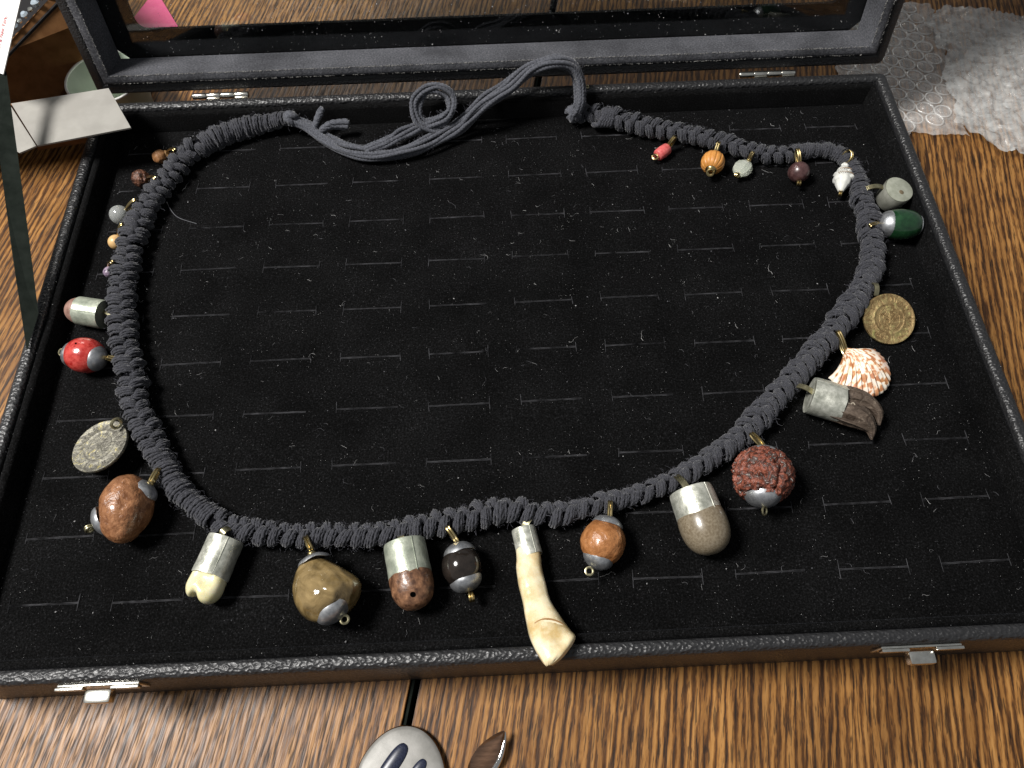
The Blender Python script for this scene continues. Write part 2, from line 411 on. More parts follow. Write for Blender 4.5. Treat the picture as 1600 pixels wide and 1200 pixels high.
def lip_fuzz():
    mb = MB(); rnd = random.Random(8)
    for i in range(2600):
        o = rnd.choice((.56, .90, .90)); sd = rnd.random()
        x, y = rnd.uniform(-16.5, 16.5), -HD + o
        if sd < .3: x, y = rnd.choice((-1, 1)) * (HW - o), rnd.uniform(-HD + 1, -HD + 8)
        p = Vector((x, y, .17)); d = Vector((rnd.uniform(-.05, .05), rnd.uniform(-.04, .05), rnd.uniform(.0, .05)))
        tube([p, p + d * .6, p + d + Vector((0, 0, -.01))], .007, 3, mb=mb)
    return mb
tag(lip_fuzz().build('fuzz', M['fray'], lid_e), kind='stuff')
def pane_dust():
    mb = MB(); rnd = random.Random(5)
    for i in range(520):
        x = rnd.uniform(-16.3, 16.3); y = -HD + 0.95 + rnd.uniform(0, 1) ** 1.3 * 3.0; s = rnd.uniform(0.008, 0.02) * (2.0 if rnd.random() < .08 else 1)
        lathe([(-s, 0), (0, s), (s, 0)], 5, mb, Matrix.Translation((x, y, -1.49)) @ Matrix.Rotation(rnd.uniform(0, 6), 4, 'Z'))
    return mb
tag(pane_dust().build('dust', M['lint'], lid_e), kind='stuff')

for hx in (-12.1, 12.28):
    h = tube([(hx - 1.24, 12.26, 3.40), (hx + 1.24, 12.26, 3.40)], 0.05, 8).build('hinge', M['nickel'], case)
    for k in range(4):
        a = hx - 1.23 + k * 0.62
        lathe([(a, 0.05), (a, 0.12), (a + .03, 0.135), (a + .57, 0.135), (a + .60, 0.12), (a + .60, 0.05)], 14, M=Matrix.Translation((0, 12.26, 3.40))).build('knuckle', M['nickel'], h)
        if k % 2: box(a + .02, a + .58, 12.02, 12.20, 3.36, 3.41).build('leaf_plate', M['nickel'], h, False)
for hx in (-12.32, 11.95):
    l = box(hx - 1.2, hx + 1.2, -12.09, -12.01, 2.5, 3.30, 0.03).build('latch', M['nickel'], case)
    for s in (-1, 1):
        box(min(hx + s * .40, hx + s * 1.22), max(hx + s * .40, hx + s * 1.22), -12.19, -12.10, 3.10, 3.36, 0.03).build('plate_edge', M['nickel'], l)
        lathe([(0, .13), (.04, .12), (.06, .0)], 12, M=Matrix.Translation((hx + s * .75, -12.09, 2.8)) @ Matrix.Rotation(R(-90), 4, 'Z')).build('screw', M['nickel'], l)
    box(hx - .40, hx + .38, -12.55, -12.17, 2.86, 3.22, 0.09).build('hook', M['nickel'], l)

# ------------------------------------------------------------------ the knotted cord
PATH = [(-8.87,10.85,3.3,.34),(-9.93,10.85,3.03,.43),(-10.78,10.74,2.96,.48),(-11.57,10.41,2.98,.51),(-12.21,10.04,3.01,.53),(-12.71,9.65,3,.53),(-13.31,9.09,3,.52),(-13.78,8.09,2.96,.49),(-14.24,7.1,2.96,.48),(-14.49,6.14,2.98,.5),(-14.67,5.23,2.99,.52),(-14.72,4.32,3.01,.54),(-14.72,3.46,3.02,.54),(-14.65,2.61,3.01,.54),(-14.57,1.8,3,.53),(-14.38,.98,3.01,.53),(-14.2,.21,3,.53),(-14,-.43,3,.52),(-13.73,-1.07,3,.53),(-13.49,-1.71,3,.52),(-13.28,-2.32,3,.53),(-13.06,-2.97,3.01,.53),(-12.67,-3.65,3,.53),(-12.25,-4.27,2.98,.51),(-11.87,-4.89,2.96,.48),(-11.43,-5.58,2.95,.48),(-10.95,-6.16,2.93,.45),(-10.34,-6.67,2.92,.45),(-9.75,-7.09,2.92,.44),(-9.19,-7.4,2.92,.44),(-8.52,-7.56,2.92,.44),(-7.84,-7.67,2.92,.44),(-7.19,-7.79,2.92,.44),(-6.54,-7.82,2.91,.44),(-5.81,-7.83,2.92,.45),(-5.1,-7.87,2.93,.46),(-4.39,-7.88,2.94,.47),(-3.71,-7.83,2.95,.48),(-3,-7.72,2.96,.48),(-2.3,-7.6,2.96,.48),(-1.56,-7.49,2.97,.49),(-.83,-7.35,2.98,.51),(-.19,-7.27,2.98,.51),(.43,-7.35,2.94,.46),(.85,-7.43,2.9,.42),(1.31,-7.47,2.9,.42),(1.8,-7.4,2.88,.4),(2.32,-7.29,2.87,.39),(3.03,-7.14,2.85,.37),(3.95,-6.96,2.85,.37),(4.86,-6.68,2.87,.38),(5.47,-6.46,2.87,.39),(6.12,-6.15,2.87,.39),(6.77,-5.76,2.87,.39),(7.44,-5.38,2.9,.42),(8.11,-4.91,2.94,.46),(8.7,-4.37,2.97,.49),(9.29,-3.79,2.95,.47),(10.02,-3.09,2.93,.46),(10.73,-2.43,2.95,.47),(11.48,-1.68,2.97,.49),(12.26,-.9,2.97,.5),(12.93,-.14,2.97,.49),(13.59,.7,2.96,.49),(14.14,1.42,2.95,.47),(14.47,2.09,2.93,.45),(14.68,2.85,2.93,.46),(14.84,3.95,2.95,.48),(14.85,4.95,2.95,.47),(15.01,6.01,2.9,.42),(14.97,6.95,2.88,.4),(14.69,7.74,2.86,.38),(14.15,8.09,2.84,.36),(13.12,8.06,2.85,.37),(12.03,7.89,2.86,.38),(11.05,8.06,2.89,.41),(10.08,8.53,2.92,.44),(9.13,8.95,2.92,.44),(8.13,9.31,2.92,.45),(7.14,9.63,2.92,.45),(6.11,9.96,2.95,.48),(5.12,10.41,2.96,.48),(4.33,10.7,2.9,.43),(3.54,10.73,2.85,.37)]
NK = 150
kp, clen = catmull(PATH, 2 * NK + 1)
neck = tag(empty('necklace_cord', (0, 0, PAD)), 'charcoal knotted cotton necklace cord with loose grey tie ends', 'necklace')
neck.location = (0, 0, 0)
core = tube(kp, lambda i, n: kp[i][3] * 0.60, 12).build('core', M['core'], neck)

def strand(mb, f, n, r, sides=6):
    tube([f(i / n) for i in range(n + 1)], r, sides, mb=mb)
def knot_braid(k):
    """two lobes of wrapped threads that meet in a zigzag on top; unit radius, unit pitch along X"""
    rnd = random.Random(k + 50); mb = MB()
    for s in (-1, 1):
        x0 = (-0.5 if s > 0 else 0.0) + rnd.uniform(-.08, .08); ns = 5; sl = rnd.uniform(.45, .95); bl = rnd.uniform(.75, 1.25); w0 = rnd.uniform(.74, .90)
        for j in range(ns):
            q = (j + .5) / ns; jx = rnd.uniform(-.03, .03); jr = rnd.uniform(-.05, .04); ph = rnd.uniform(0, 6)
            def f(t):
                th = R(-132 + 156 * t); e = 1 - (2 * q - 1) ** 2
                rr = 0.50 + bl * 0.42 * (math.sin(math.pi * min(1, t * 0.93 + .07)) ** 0.6) * (0.35 + 0.65 * e) + jr - 0.30 * max(0, (t - .76) / .24) ** 2
                x = x0 + .5 + (q - .5) * w0 * (0.55 + 0.45 * math.sin(math.pi * min(1, t * .8 + .12))) + jx + sl * (t - 0.62) + .03 * math.sin(7 * t + ph)
                return Vector((x, s * -math.sin(th) * rr, math.cos(th) * rr))
            tube([f(i / 22) for i in range(23)], 0.102, 7, mb=mb, shape=lambda i, aa: 1 + .20 * math.cos(2 * aa - 1.5 * i + ph))
    return mb.mesh('knot', M['cord'])
def knot_wrap(k):
    rnd = random.Random(k + 90); mb = MB(); ns = 5; sl = rnd.uniform(.0, .4)
    for j in range(ns):
        q = (j + .5) / ns; jr = rnd.uniform(-.06, .04); ph = rnd.uniform(0, 6)
        def f(t):
            th = R(-135 + 270 * t); e = 1 - (2 * q - 1) ** 2
            return Vector((-.5 + q + sl * (t - .5) + 0.06 * math.sin(5 * t + ph), math.sin(th) * (0.68 + .14 * e + jr), math.cos(th) * (0.68 + .16 * e + jr)))
        tube([f(i / 30) for i in range(31)], 0.108, 7, mb=mb, shape=lambda i, aa: 1 + .20 * math.cos(2 * aa - 1.5 * i + ph))
    return mb.mesh('knot', M['cord'])
KB = [knot_braid(k) for k in range(16)]; KW = [knot_wrap(k) for k in range(8)]
def seg_type(p):
    x, y = p[0], p[1]
    if -11.9 < x < -9.9 and y < -4.8: return 'w'
    if -13.2 < x < -8 and y > 9.6: return 'w'
    if x > 12.6 and y > 5.6: return 'w'
    return 'b'
def along(p, t, sx, r, roll=0.0):
    t = Vector(t).normalized(); side = Vector((0, 0, 1)).cross(t).normalized(); up = t.cross(side)
    B = Matrix((t, side, up)).transposed() @ Matrix.Rotation(roll, 3, 'X') @ Matrix.Diagonal((sx, r, r))
    return Matrix.Translation(Vector(p) * CM) @ B.to_4x4()
def roll_in(c, t):
    side = Vector((0, 0, 1)).cross(t); return -R(24) * (1 if side.x * -c[0] + side.y * (-3 - c[1]) > 0 else -1)
for i in range(NK):
    c = kp[2 * i + 1]; t = Vector(kp[2 * i + 2][:3]) - Vector(kp[2 * i][:3])
    ty = seg_type(c); me = random.choice(KW if ty == 'w' else KB)
    link_mesh('knot', me, neck, along(c[:3], t, clen / NK * (1.08 if ty == 'w' else random.uniform(.92, 1.12)), c[3] * random.uniform(.92, 1.10), roll_in(c, t) + R(random.uniform(-13, 13))))

# stray fibres standing off the cord
def fuzz():
    mb = MB(); rnd = random.Random(11)
    for i in range(3600):
        c = kp[rnd.randrange(len(kp))]; a = rnd.uniform(-1.7, 1.7); k = min(len(kp) - 2, max(1, kp.index(c)))
        t = (Vector(kp[k + 1][:3]) - Vector(kp[k - 1][:3])).normalized(); side = Vector((0, 0, 1)).cross(t).normalized()
        n = side * math.sin(a) + Vector((0, 0, 1)) * math.cos(a); p = Vector(c[:3]) + n * c[3] * .86 + t * rnd.uniform(-.2, .2)
        L = rnd.uniform(.04, .15) * (2 if rnd.random() < .05 else 1); d = n * rnd.uniform(.3, 1) + t * rnd.uniform(-1, 1)
        q = p + d * L; e = q + (t * rnd.uniform(-1, 1) + side * rnd.uniform(-1, 1)) * L * .6
        tube([p, p.lerp(q, .6) + n * .02, q, e], 0.0045, 3, mb=mb)
    return mb
def tie_fuzz():
    mb = MB(); rnd = random.Random(31); P, _ = catmull(TIE, 200); Q, _ = catmull(LOOP, 120)
    for i in range(900):
        c = rnd.choice(P if i % 3 else Q); d = Vector((rnd.uniform(-1, 1), rnd.uniform(-1, 1), rnd.uniform(-.3, 1))).normalized(); p = Vector(c[:3]) + d * rnd.uniform(.2, .36); L = rnd.uniform(.05, .16)
        e = Vector((rnd.uniform(-1, 1), rnd.uniform(-1, 1), rnd.uniform(-1, 1)))
        tube([p, p + d * L * .5, p + d * L * .7 + e * L * .5, p + d * L * .8 + e * L], .0045, 3, mb=mb)
    return mb
tag(fuzz().build('stray_fibres', M['fuzz'], neck), kind='stuff')

def rope(name, pts, r, n, twist, ply=3, parent=neck, mat=None):
    P, L = catmull(pts, n)
    return tube(P, lambda i, m: r * (0.6 if i in (0, m - 1) else 1), 12, shape=lambda i, a: 1 + 0.13 * math.cos(ply * a - twist * i * L / n) + .05 * noise.noise((i * .35, math.cos(a), math.sin(a)))).build(name, mat or M['tie'], parent)
TIE = [(3.42,10.62,2.95),(3.70,10.55,3.55),(3.75,10.9,3.95),(3.68,11.3,4.44),(3.28,11.5,4.95),(2.46,11.5,5.11),(1.52,11.4,4.79),(.54,11.0,4.25),(-.45,10.6,3.83),(-1.3,10.45,3.1),(-2.0,10.05,2.86),(-3.42,9.25,2.80),(-4.8,8.92,2.78),(-6.2,9.2,2.80),(-7.35,9.9,2.86),(-8.2,10.55,3.05),(-8.95,10.75,3.28)]
def bundle(path, k, n, wid, tw, ph=0.0):
    P, L = catmull(path, 60); fr = frames(P); out = []
    for i, (p, (t, N, B)) in enumerate(zip(P, fr)):
        u = i / 59; a = ph + 2 * math.pi * k / n + tw * u * 2 * math.pi
        w_ = wid * (0.55 + 0.45 * math.sin(math.pi * min(1, max(0, u))) ** .7) * (1 + .5 * noise.noise((u * 5, k * 3.3, 1)))
        lo = Vector((noise.noise((u * 11, k * 7.7, 2)), noise.noise((u * 11, k * 7.7, 5)), .6 * noise.noise((u * 11, k * 7.7, 8)))) * .13 * min(1, 6 * u, 6 * (1 - u))
        out.append(p + N * math.sin(a) * w_ * .65 + B * math.cos(a) * w_ * 1.3 + lo)
    return out
for k in range(8):
    rope('tie_strand', bundle(TIE, k, 8, 0.32, 0.35), 0.088, 520, 44)
LOOP = [(-5.6,9.0,3.0),(-4.7,9.35,3.08),(-3.9,9.85,3.1),(-3.1,10.25,3.1),(-2.35,10.25,3.3),(-1.90,10.5,3.65),(-1.85,10.9,3.95),(-2.10,11.05,4.22),(-2.48,11.1,4.34),(-2.95,11.05,4.22),(-3.28,10.85,3.95),(-3.38,10.55,3.6),(-3.2,10.25,3.3),(-2.75,10.1,3.05),(-2.2,10.0,2.9)]
for k in range(5):
    rope('loop_strand', bundle(LOOP, k, 5, 0.17, 0.4, .5), 0.084, 340, 44)
tag(tie_fuzz().build('tie_fibres', M['fuzz'], neck), kind='stuff')
# frayed stubs and the two end knots
for path in ([(-7.95,10.2,3.0),(-7.75,10.5,3.3),(-7.55,10.75,3.55),(-7.45,10.8,3.6)], [(-7.6,10.15,3.1),(-7.2,10.3,3.25),(-6.8,10.4,3.2),(-6.4,10.42,3.15)]):
    for k in range(5):
        a = k * 1.26; off = Vector((.07 * math.cos(a), .07 * math.sin(a), .09 * math.sin(a + 1)))
        rope('frayed_stub', [Vector(p) + off * (0.6 + 1.0 * i / 3) for i, p in enumerate(path)], 0.095, 40, 26)
def end_knot(c, r, seed):
    rnd = random.Random(seed)
    for k in range(6):
        ax = Vector((rnd.uniform(-1, 1), rnd.uniform(-1, 1), rnd.uniform(-.4, .8))).normalized(); e1 = ax.orthogonal().normalized(); e2 = ax.cross(e1)
        rope('knot_turn', [Vector(c) + (e1 * math.cos(a) + e2 * math.sin(a)) * r + ax * (.10 * (k - 2.5) / 2.5) for a in [R(40 * j) for j in range(9)]], 0.11, 60, 26)
end_knot((3.45, 10.6, 3.05), 0.27, 4); end_knot((-8.85, 10.7, 3.35), 0.22, 9)
for k in range(5):
    rope('knot_turn', [(4.35 + k * .1, 10.30, 2.75), (4.40 + k * .12, 10.05, 2.9), (4.55 + k * .13, 9.95, 3.05), (4.75 + k * .1, 10.2, 3.3), (4.8 + k * .08, 10.5, 3.35)], 0.10, 40, 26, mat=M['cord'])

# ------------------------------------------------------------------ pendants
GRP = 'charms hung along the knotted cord'
def pendant(name, label, cat, mid, ang, tilt=0.0):
    """local +X runs from the cord to the free end, origin on the velvet"""
    return tag(empty(name, (mid[0], mid[1], PAD + 0.02), R(ang), tilt), label, cat, GRP)
def loc_of(mid, ang, p):
    d = Vector((p[0] - mid[0], p[1] - mid[1])); a = R(-ang)
    return Vector((d.x * math.cos(a) - d.y * math.sin(a), d.x * math.sin(a) + d.y * math.cos(a), p[2] - PAD - .02))
def wire_ring(t, a, b, wire=0.035, flat=0.16, double=True, name='ring', mat='brass', bow=Vector((0, 0, 1))):
    """an oval jump ring between the points a and b (local)"""
    a, b = Vector(a), Vector(b); c = (a + b) / 2; u = (b - a) / 2; n = bow - u.normalized() * bow.dot(u.normalized()); n.normalize(); s = u.normalized().cross(n)
    mb = MB()
    for o in ((-.042, .042) if double else (0,)):
        tube([c + u * 1.12 * math.cos(R(15 * k)) + n * flat * math.sin(R(15 * k)) + s * o for k in range(24)], wire, 7, True, mb)
    return mb.build(name, M[mat], t)
def end_loop(t, c, axis, r=0.09, wire=0.038, turns=1, mat='old_brass'):
    c = Vector(c); axis = Vector(axis).normalized(); e1 = axis.orthogonal().normalized(); e2 = axis.cross(e1); mb = MB()
    for k in range(turns):
        tube([c + (e1 * math.cos(R(20 * j)) + e2 * math.sin(R(20 * j))) * r + axis * (k - (turns - 1) / 2) * wire * 2.1 for j in range(18)], wire, 7, True, mb)
    return mb.build('end_loop', M[mat], t)
def cap_dome(t, x, sgn, r, h, zc, mat='cap', tilt=0.0, y=0.0, seed=0):
    """a small bead cup with its open side facing the bead, apex at x"""
    pr = []
    for i in range(9):
        a = math.pi / 2 * i / 8; pr.append((-sgn * h * (1 - math.cos(a)), max(1e-3, r * math.sin(a)) if i else 0.0))
    pr += [(-sgn * h * 1.03, r * 0.97), (-sgn * h * 0.98, r * .90), (-sgn * h * .6, r * .7)]
    df = lambda v: v + Vector((0.05 * noise.noise((v.y * 3 + seed, v.z * 3, 2)) * (abs(v.x) / h), 0, 0))
    return lathe(pr, 26, M=Matrix.Translation((x, y, zc)) @ Matrix.Rotation(tilt, 4, 'Z'), deform=df).build('cap', M[mat], t)
def sleeve(t, x0, x1, r, zc, mat='tin', seed=0, taper=1.0, closed=True):
    """a metal tube round the stone, slightly out of round, rolled edge"""
    n = 14; pr = ([(x0 + .02, 0.0), (x0 + .02, r * .5), (x0 + .02, r * .93)] if closed else [(x0 + .25, r * .9), (x0 + .01, r * .93)]) + [(x0, r * .98)]
    pr += [(x0 + (x1 - x0) * i / n, r * (1 + (taper - 1) * i / n)) for i in range(1, n + 1)] + [(x1 + .005, r * taper * .96), (x1 - .15, r * taper * .94)]
    def df(v):
        k = 1 + .035 * noise.noise((v.x * 1.5 + seed, v.y * 1.2, v.z * 1.2)); e = max(0, (v.x - (x0 + x1) / 2) / (x1 - x0)) * .16 * noise.noise((seed * 3.3, v.y * 2.5, v.z * 2.5))
        return Vector((v.x + e, v.y * k, v.z * k))
    o = lathe(pr, 40, M=Matrix.Translation((0, 0, zc)), deform=df).build('metal_sleeve', M[mat], t)
    a = R(62); tube([(x0 + .01 + (x1 - x0) * i / 8, math.cos(a) * r * 1.0, zc + math.sin(a) * r * 1.0 * (1 + (taper - 1) * i / 8)) for i in range(9)], .016, 5).build('seam', M[mat], o)
    return o
def bail(t, a, b, wd=0.2, h=0.22, mat='old_brass'):
    """a flat strap arching from the sleeve to the cord"""
    a, b = Vector(a), Vector(b); n = 14; u = b - a; s = Vector((-u.y, u.x, 0)).normalized(); vs = []
    for i in range(n + 1):
        q = i / n; p = a + u * q + Vector((0, 0, h * math.sin(math.pi * min(1, q * .95)) ** .8)); nn = Vector((u.x, u.y, 0)).normalized() * math.cos(math.pi * (1 - q)) * .045 + Vector((0, 0, .045)) * math.sin(math.pi * q)
        for e, k in ((-1, 0), (1, 0), (1, 1), (-1, 1)): vs.append(p + s * e * wd / 2 + nn * k)
    return MB().add(vs, grid_faces(n + 1, 4, False, True) + [(0, 1, 2, 3), (n * 4, n * 4 + 1, n * 4 + 2, n * 4 + 3)]).build('bail', M[mat], t)
def body(t, L, d, zc, mat, name='bead', p=2.0, skew=0.0, deform=None, n=28, seg=40, x=0.0):
    return lathe(egg(L, d, n, p, skew), seg, M=Matrix.Translation((x, 0, zc)), deform=deform).build(name, mat, t)
def lumpy(amp, s, seed, o=3): return lambda v: v * (1 + amp * fbm(v + Vector((seed, seed, 0)), s, o))

# ---- left side
a = (-14.52, 9.30); t = pendant('seed_bead_charm', 'tiny orange-brown carved bead at the top of the left cord', 'bead charm', a, -153)
body(t, .62, .58, .30, pm('carved_amber_wood', (.20, .085, .03), (.42, .21, .09), 6, .5, b=.8, bs=9, bd=.04), deform=lumpy(.10, 4, 1))
lathe([(-.40, 0), (-.38, .10), (-.30, .17), (-.20, .15)], 14, M=Matrix.Translation((0, 0, .3)), deform=lambda v: v * (1 + .12 * math.cos(5 * math.atan2(v.z, v.y)))).build('flower_cap', pm('tan_cap', (.42, .24, .10), None, 5, .5), t)
wire_ring(t, (-.38, 0, .34), loc_of(a, -153, (-13.62, 9.05, 3.42)), flat=.10)
a = (-15.06, 8.01); t = pendant('seed_charm', 'small dark brown wrinkled seed bead beside the left cord', 'bead charm', a, 172)
M['rud_dark'] = pm('dark_seed', (.022, .010, .007), (.17, .075, .045), 5.5, .38, lo=.4, hi=.62, b=1.0, bs=7, bd=.08)
body(t, .72, .72, .37, M['rud_dark'], deform=lambda v: v * (1 + .14 * (.5 - abs(fbm(v + Vector((4, 0, 0)), 4.5, 3)) * 1.8)), n=40, seg=56)
wire_ring(t, (-.36, 0, .4), loc_of(a, 172, (-14.15, 7.5, 3.42)), flat=.10)
a = (-15.55, 6.05); t = pendant('glass_bead_charm', 'clear round glass bead beside the left cord', 'bead charm', a, -161)
body(t, .78, .78, .40, pm('clear_glass', (.72, .74, .72), None, 5, .05, trans=.72, ior=1.48))
wire_ring(t, (-.35, 0, .5), loc_of(a, -161, (-14.72, 6.3, 3.45)), flat=.10)
a = (-15.46, 4.70); t = pendant('tan_bead_charm', 'small smooth tan bead half hidden under the left cord', 'bead charm', a, -114)
body(t, .60, .58, .33, pm('tan_bone', (.48, .29, .12), (.60, .40, .19), 4, .35))
wire_ring(t, (-.30, 0, .4), loc_of(a, -114, (-15.02, 5.10, 3.40)), flat=.10)
a = (-15.44, 3.25); t = pendant('purple_bead_charm', 'tiny mottled purple bead peeking out below the left cord', 'bead charm', a, -105)
body(t, .46, .42, .30, pm('purple_mottle', (.05, .02, .06), (.40, .33, .40), 9, .3), deform=lumpy(.06, 4, 2))
wire_ring(t, (-.2, 0, .45), loc_of(a, -105, (-15.0, 3.22, 3.45)), flat=.09)
a = (-15.60, 1.19); t = pendant('capped_pebble_charm', 'pinkish-brown pebble in a greenish metal sleeve beside the left cord', 'pendant', a, 167)
sleeve(t, -.60, .42, .55, .57, 'tin_green', 3, .98)
body(t, 1.34, 1.04, .57, pm('pink_brown_stone', (.16, .085, .065), (.27, .16, .13), 5, .5, b=.3, bs=14), name='stone', x=.26, p=2.2)
bail(t, (-.55, -.1, .62), loc_of(a, 167, (-14.50, .82, 3.20)), .17, .10)
a = (-15.29, -.75); t = pendant('red_bead_charm', 'glossy red bead with two silver caps and wire loops', 'bead charm', a, 169)
body(t, 1.42, 1.30, .66, pm('red_lacquer', (.30, .016, .013), (.47, .060, .048), 6, .24, coat=.4, lo=.36, hi=.62, b=.25, bs=10), p=2.1)
lathe([(0, 0), (.005, .035), (-.02, .04)], 10, M=Matrix.Translation((.05, -.12, 1.31)) @ Matrix.Rotation(R(-90), 4, 'Y')).build('pin_hole', M['hole_dark'], t)
cap_dome(t, -.80, -1, .50, .42, .66, tilt=.1, seed=1); cap_dome(t, .80, 1, .48, .36, .66, tilt=-.15, y=-.04, seed=2)
end_loop(t, (.93, -.02, .62), (0, .35, 1), .12, .033)
wire_ring(t, (-.84, 0, .68), loc_of(a, 169, (-14.05, -1.03, 3.30)), .034, .09)
tube([(-.80, 0, .68), (-.86, .04, .70), (-.92, 0, .70), (-.95, -.03, .68)], .06, 7).build('wire_twist', M['brass'], t)

def coin(t, r, th, M0, mats, seed):
    pr = [(-th, 0), (-th, r * .9), (-th * 1.35, r * .93), (-th * 1.35, r * .985), (-th * .6, r), (th * .6, r), (th * 1.35, r * .985), (th * 1.35, r * .93), (th, r * .9), (th, r * .62), (th * 1.25, r * .60), (th * 1.25, r * .575), (th, r * .56)]
    pr += [(th, r * k / 10) for k in range(5, 0, -1)] + [(th, 0)]
    o = lathe(pr, 64, M=M0 @ Matrix.Rotation(R(-90), 4, 'Y')).build('coin', mats, t)
    return o
def coin_mat(name, cs, bs):
    m, nt, p = nodes(name)
    n = noise_tex(nt, coords(nt, 2.6), 1.0, 8.0, 0.7, 1.5)
    nt.links.new(ramp(nt, n, [(.30, cs[0]), (.46, cs[1]), (.56, cs[2]), (.66, cs[3])]), p.inputs['Base Color'])
    p.inputs['Metallic'].default_value = .65; p.inputs['Roughness'].default_value = .5
    vo = nt.nodes.new('ShaderNodeTexVoronoi'); vo.feature = 'DISTANCE_TO_EDGE'; vo.inputs['Scale'].default_value = 1.0
    nt.links.new(coords(nt, bs), vo.inputs['Vector']); bump(nt, p, ramp(nt, vo.outputs['Distance'], [(.05, 0.0), (.25, 1.0)]), .25, .02); bump(nt, p, n, .8, .05)
    return m
def coin_relief(t, r, z, M0, mat, seed, rays):
    """worn lettering round the edge and a worn shield and figure in the field"""
    rnd = random.Random(seed); mb = MB()
    for k in range(30):
        a = R(12 * k + rnd.uniform(-2, 2)); c = Vector((r * .77 * math.cos(a), r * .77 * math.sin(a), z))
        if rnd.random() < .14: continue
        e = Vector((math.cos(a), math.sin(a), 0)); s = Vector((-e.y, e.x, 0)); h = r * .085
        for _ in range(rnd.randint(1, 2)):
            o = s * rnd.uniform(-.05, .05) * r
            tube([c - e * h + o, c + o + s * rnd.uniform(-.04, .04) * r, c + e * h + o * rnd.uniform(-1, 1)], .011, 5, mb=mb, M=M0)
    for k in range(rays):
        a = rnd.uniform(0, 6.28); q = rnd.uniform(.0, .34) * r; c = Vector((q * math.cos(a), q * math.sin(a), z)); b = a + rnd.uniform(-1.2, 1.2)
        d = Vector((math.cos(b), math.sin(b), 0)) * r * rnd.uniform(.08, .2)
        tube([c - d, c + Vector((-d.y, d.x, 0)) * rnd.uniform(-.5, .5), c + d], .012, 5, mb=mb, M=M0)
    tube([Vector((r * .40 * math.cos(R(15 * k)), r * .45 * math.sin(R(15 * k)), z)) for k in range(24)], .010, 5, True, mb, M=M0)
    return mb.build('relief', mat, t)
a = (-13.95, -4.40); t = pendant('coin_charm', 'tarnished dark silver coin with yellow flecks, tilted against the left cord', 'coin', a, 0)
cm = coin_mat('tarnished_coin', ((.05, .046, .038), (.14, .132, .11), (.225, .215, .175), (.42, .35, .11)), 5.0)
C0 = Matrix.Translation((0, 0, .66)) @ Matrix.Rotation(R(-32), 4, 'Z') @ Matrix.Rotation(R(-12), 4, 'Y')
coin(t, 1.0, .045, C0, cm, 1); coin_relief(t, 1.0, .047, C0, cm, 3, 16)
end_loop(t, (.60, .66, 1.05), (.9, -.6, .3), .17, .055, 1)
a = (-12.52, -6.68); t = pendant('nut_charm', 'large brown polished nut with grey caps beside the corner of the cord', 'bead charm', a, -132)
def nutdef(v):
    x = v.x / 1.0; k = 1 + .05 * fbm(v + Vector((9, 2, 1)), 1.6, 3)
    y = v.y * k * (1.04 - .22 * max(0, x) ** 1.5) + .16 * math.sin(x * 1.8) + .20 * max(0, v.y) * max(0, x); cr = max(0, x - .35)
    return Vector((v.x * k + .10 * cr, y + .35 * cr - .04 * math.exp(-((v.y - .2) / .1) ** 2) * x, v.z * k * (1 - .25 * cr) - .05 * max(0, v.z) * math.exp(-((v.y - .38 - .2 * x) / .09) ** 2)))
body(t, 1.92, 1.72, .87, pm('polished_nut', (.15, .060, .024), (.29, .135, .062), 3.0, .32, b=.8, bs=4.5, bd=.08, coat=.3, lo=.38, hi=.62, dist=1.5), name='nut', p=2.15, deform=nutdef, n=36, seg=48)
cap_dome(t, -1.02, -1, .50, .34, .90, tilt=.05, seed=3); cap_dome(t, 1.06, 1, .52, .34, .80, tilt=-.35, y=-.34, seed=4)
end_loop(t, (1.22, -.40, .75), (.2, 1, .2), .12, .038, 2); wire_ring(t, (-1.05, 0, .95), loc_of(a, -132, (-11.70, -5.42, 3.38)), .04, .09)
end_loop(t, (-1.06, 0, .95), (1, .3, .4), .07, .05, 2, 'brass')

# ---- along the bottom
a = (-9.50, -8.79); t = pendant('tooth_charm', 'yellowish-white molar tooth set in a grey metal sleeve', 'pendant', a, -107)
sleeve(t, -1.02, .20, .57, .60, 'tin', 5, 1.02, False)
def toothdef(v):
    x = v.x; g = math.exp(-((v.y + .12) / .16) ** 2) * max(0, x + .1) * .28; h = max(0, v.z) * math.exp(-((x - .05) / .34) ** 2 - (v.y / .36) ** 2) * .42
    return Vector((x - g, v.y * (1 + .05 * math.sin(x * 4)), v.z - h + .02 * fbm(v, 3)))
body(t, 1.5, 1.12, .60, pm('tooth_enamel', (.62, .56, .30), (.78, .73, .53), 1.6, .25, coat=.5, sss=.15, lo=.35, hi=.6), name='tooth', p=3.0, x=.30, deform=toothdef, n=44, seg=56)
bail(t, (-.98, -.12, .72), loc_of(a, -107, (-9.10, -7.55, 3.30)), .2, .18)
a = (-5.91, -9.58); t = pendant('agate_charm', 'large glossy olive-brown pear-shaped stone with pale metal caps', 'pendant', a, -69)
def peardef(v):
    x = v.x / 1.1; k = (0.84 + .26 * x - .10 * x * x) * (1 + .06 * fbm(v + Vector((3, 7, 2)), 1.1, 2) - .035 * math.exp(-((math.atan2(v.z, v.y) - 1.15) / .10) ** 2) - .03 * math.exp(-((math.atan2(v.z, v.y) - .8) / .08) ** 2))
    return Vector((v.x * 1.0, v.y * k * 1.10 + .14 * x + (.16 * max(0, v.y) * math.exp(-((x - .25) / .4) ** 2)), v.z * k))
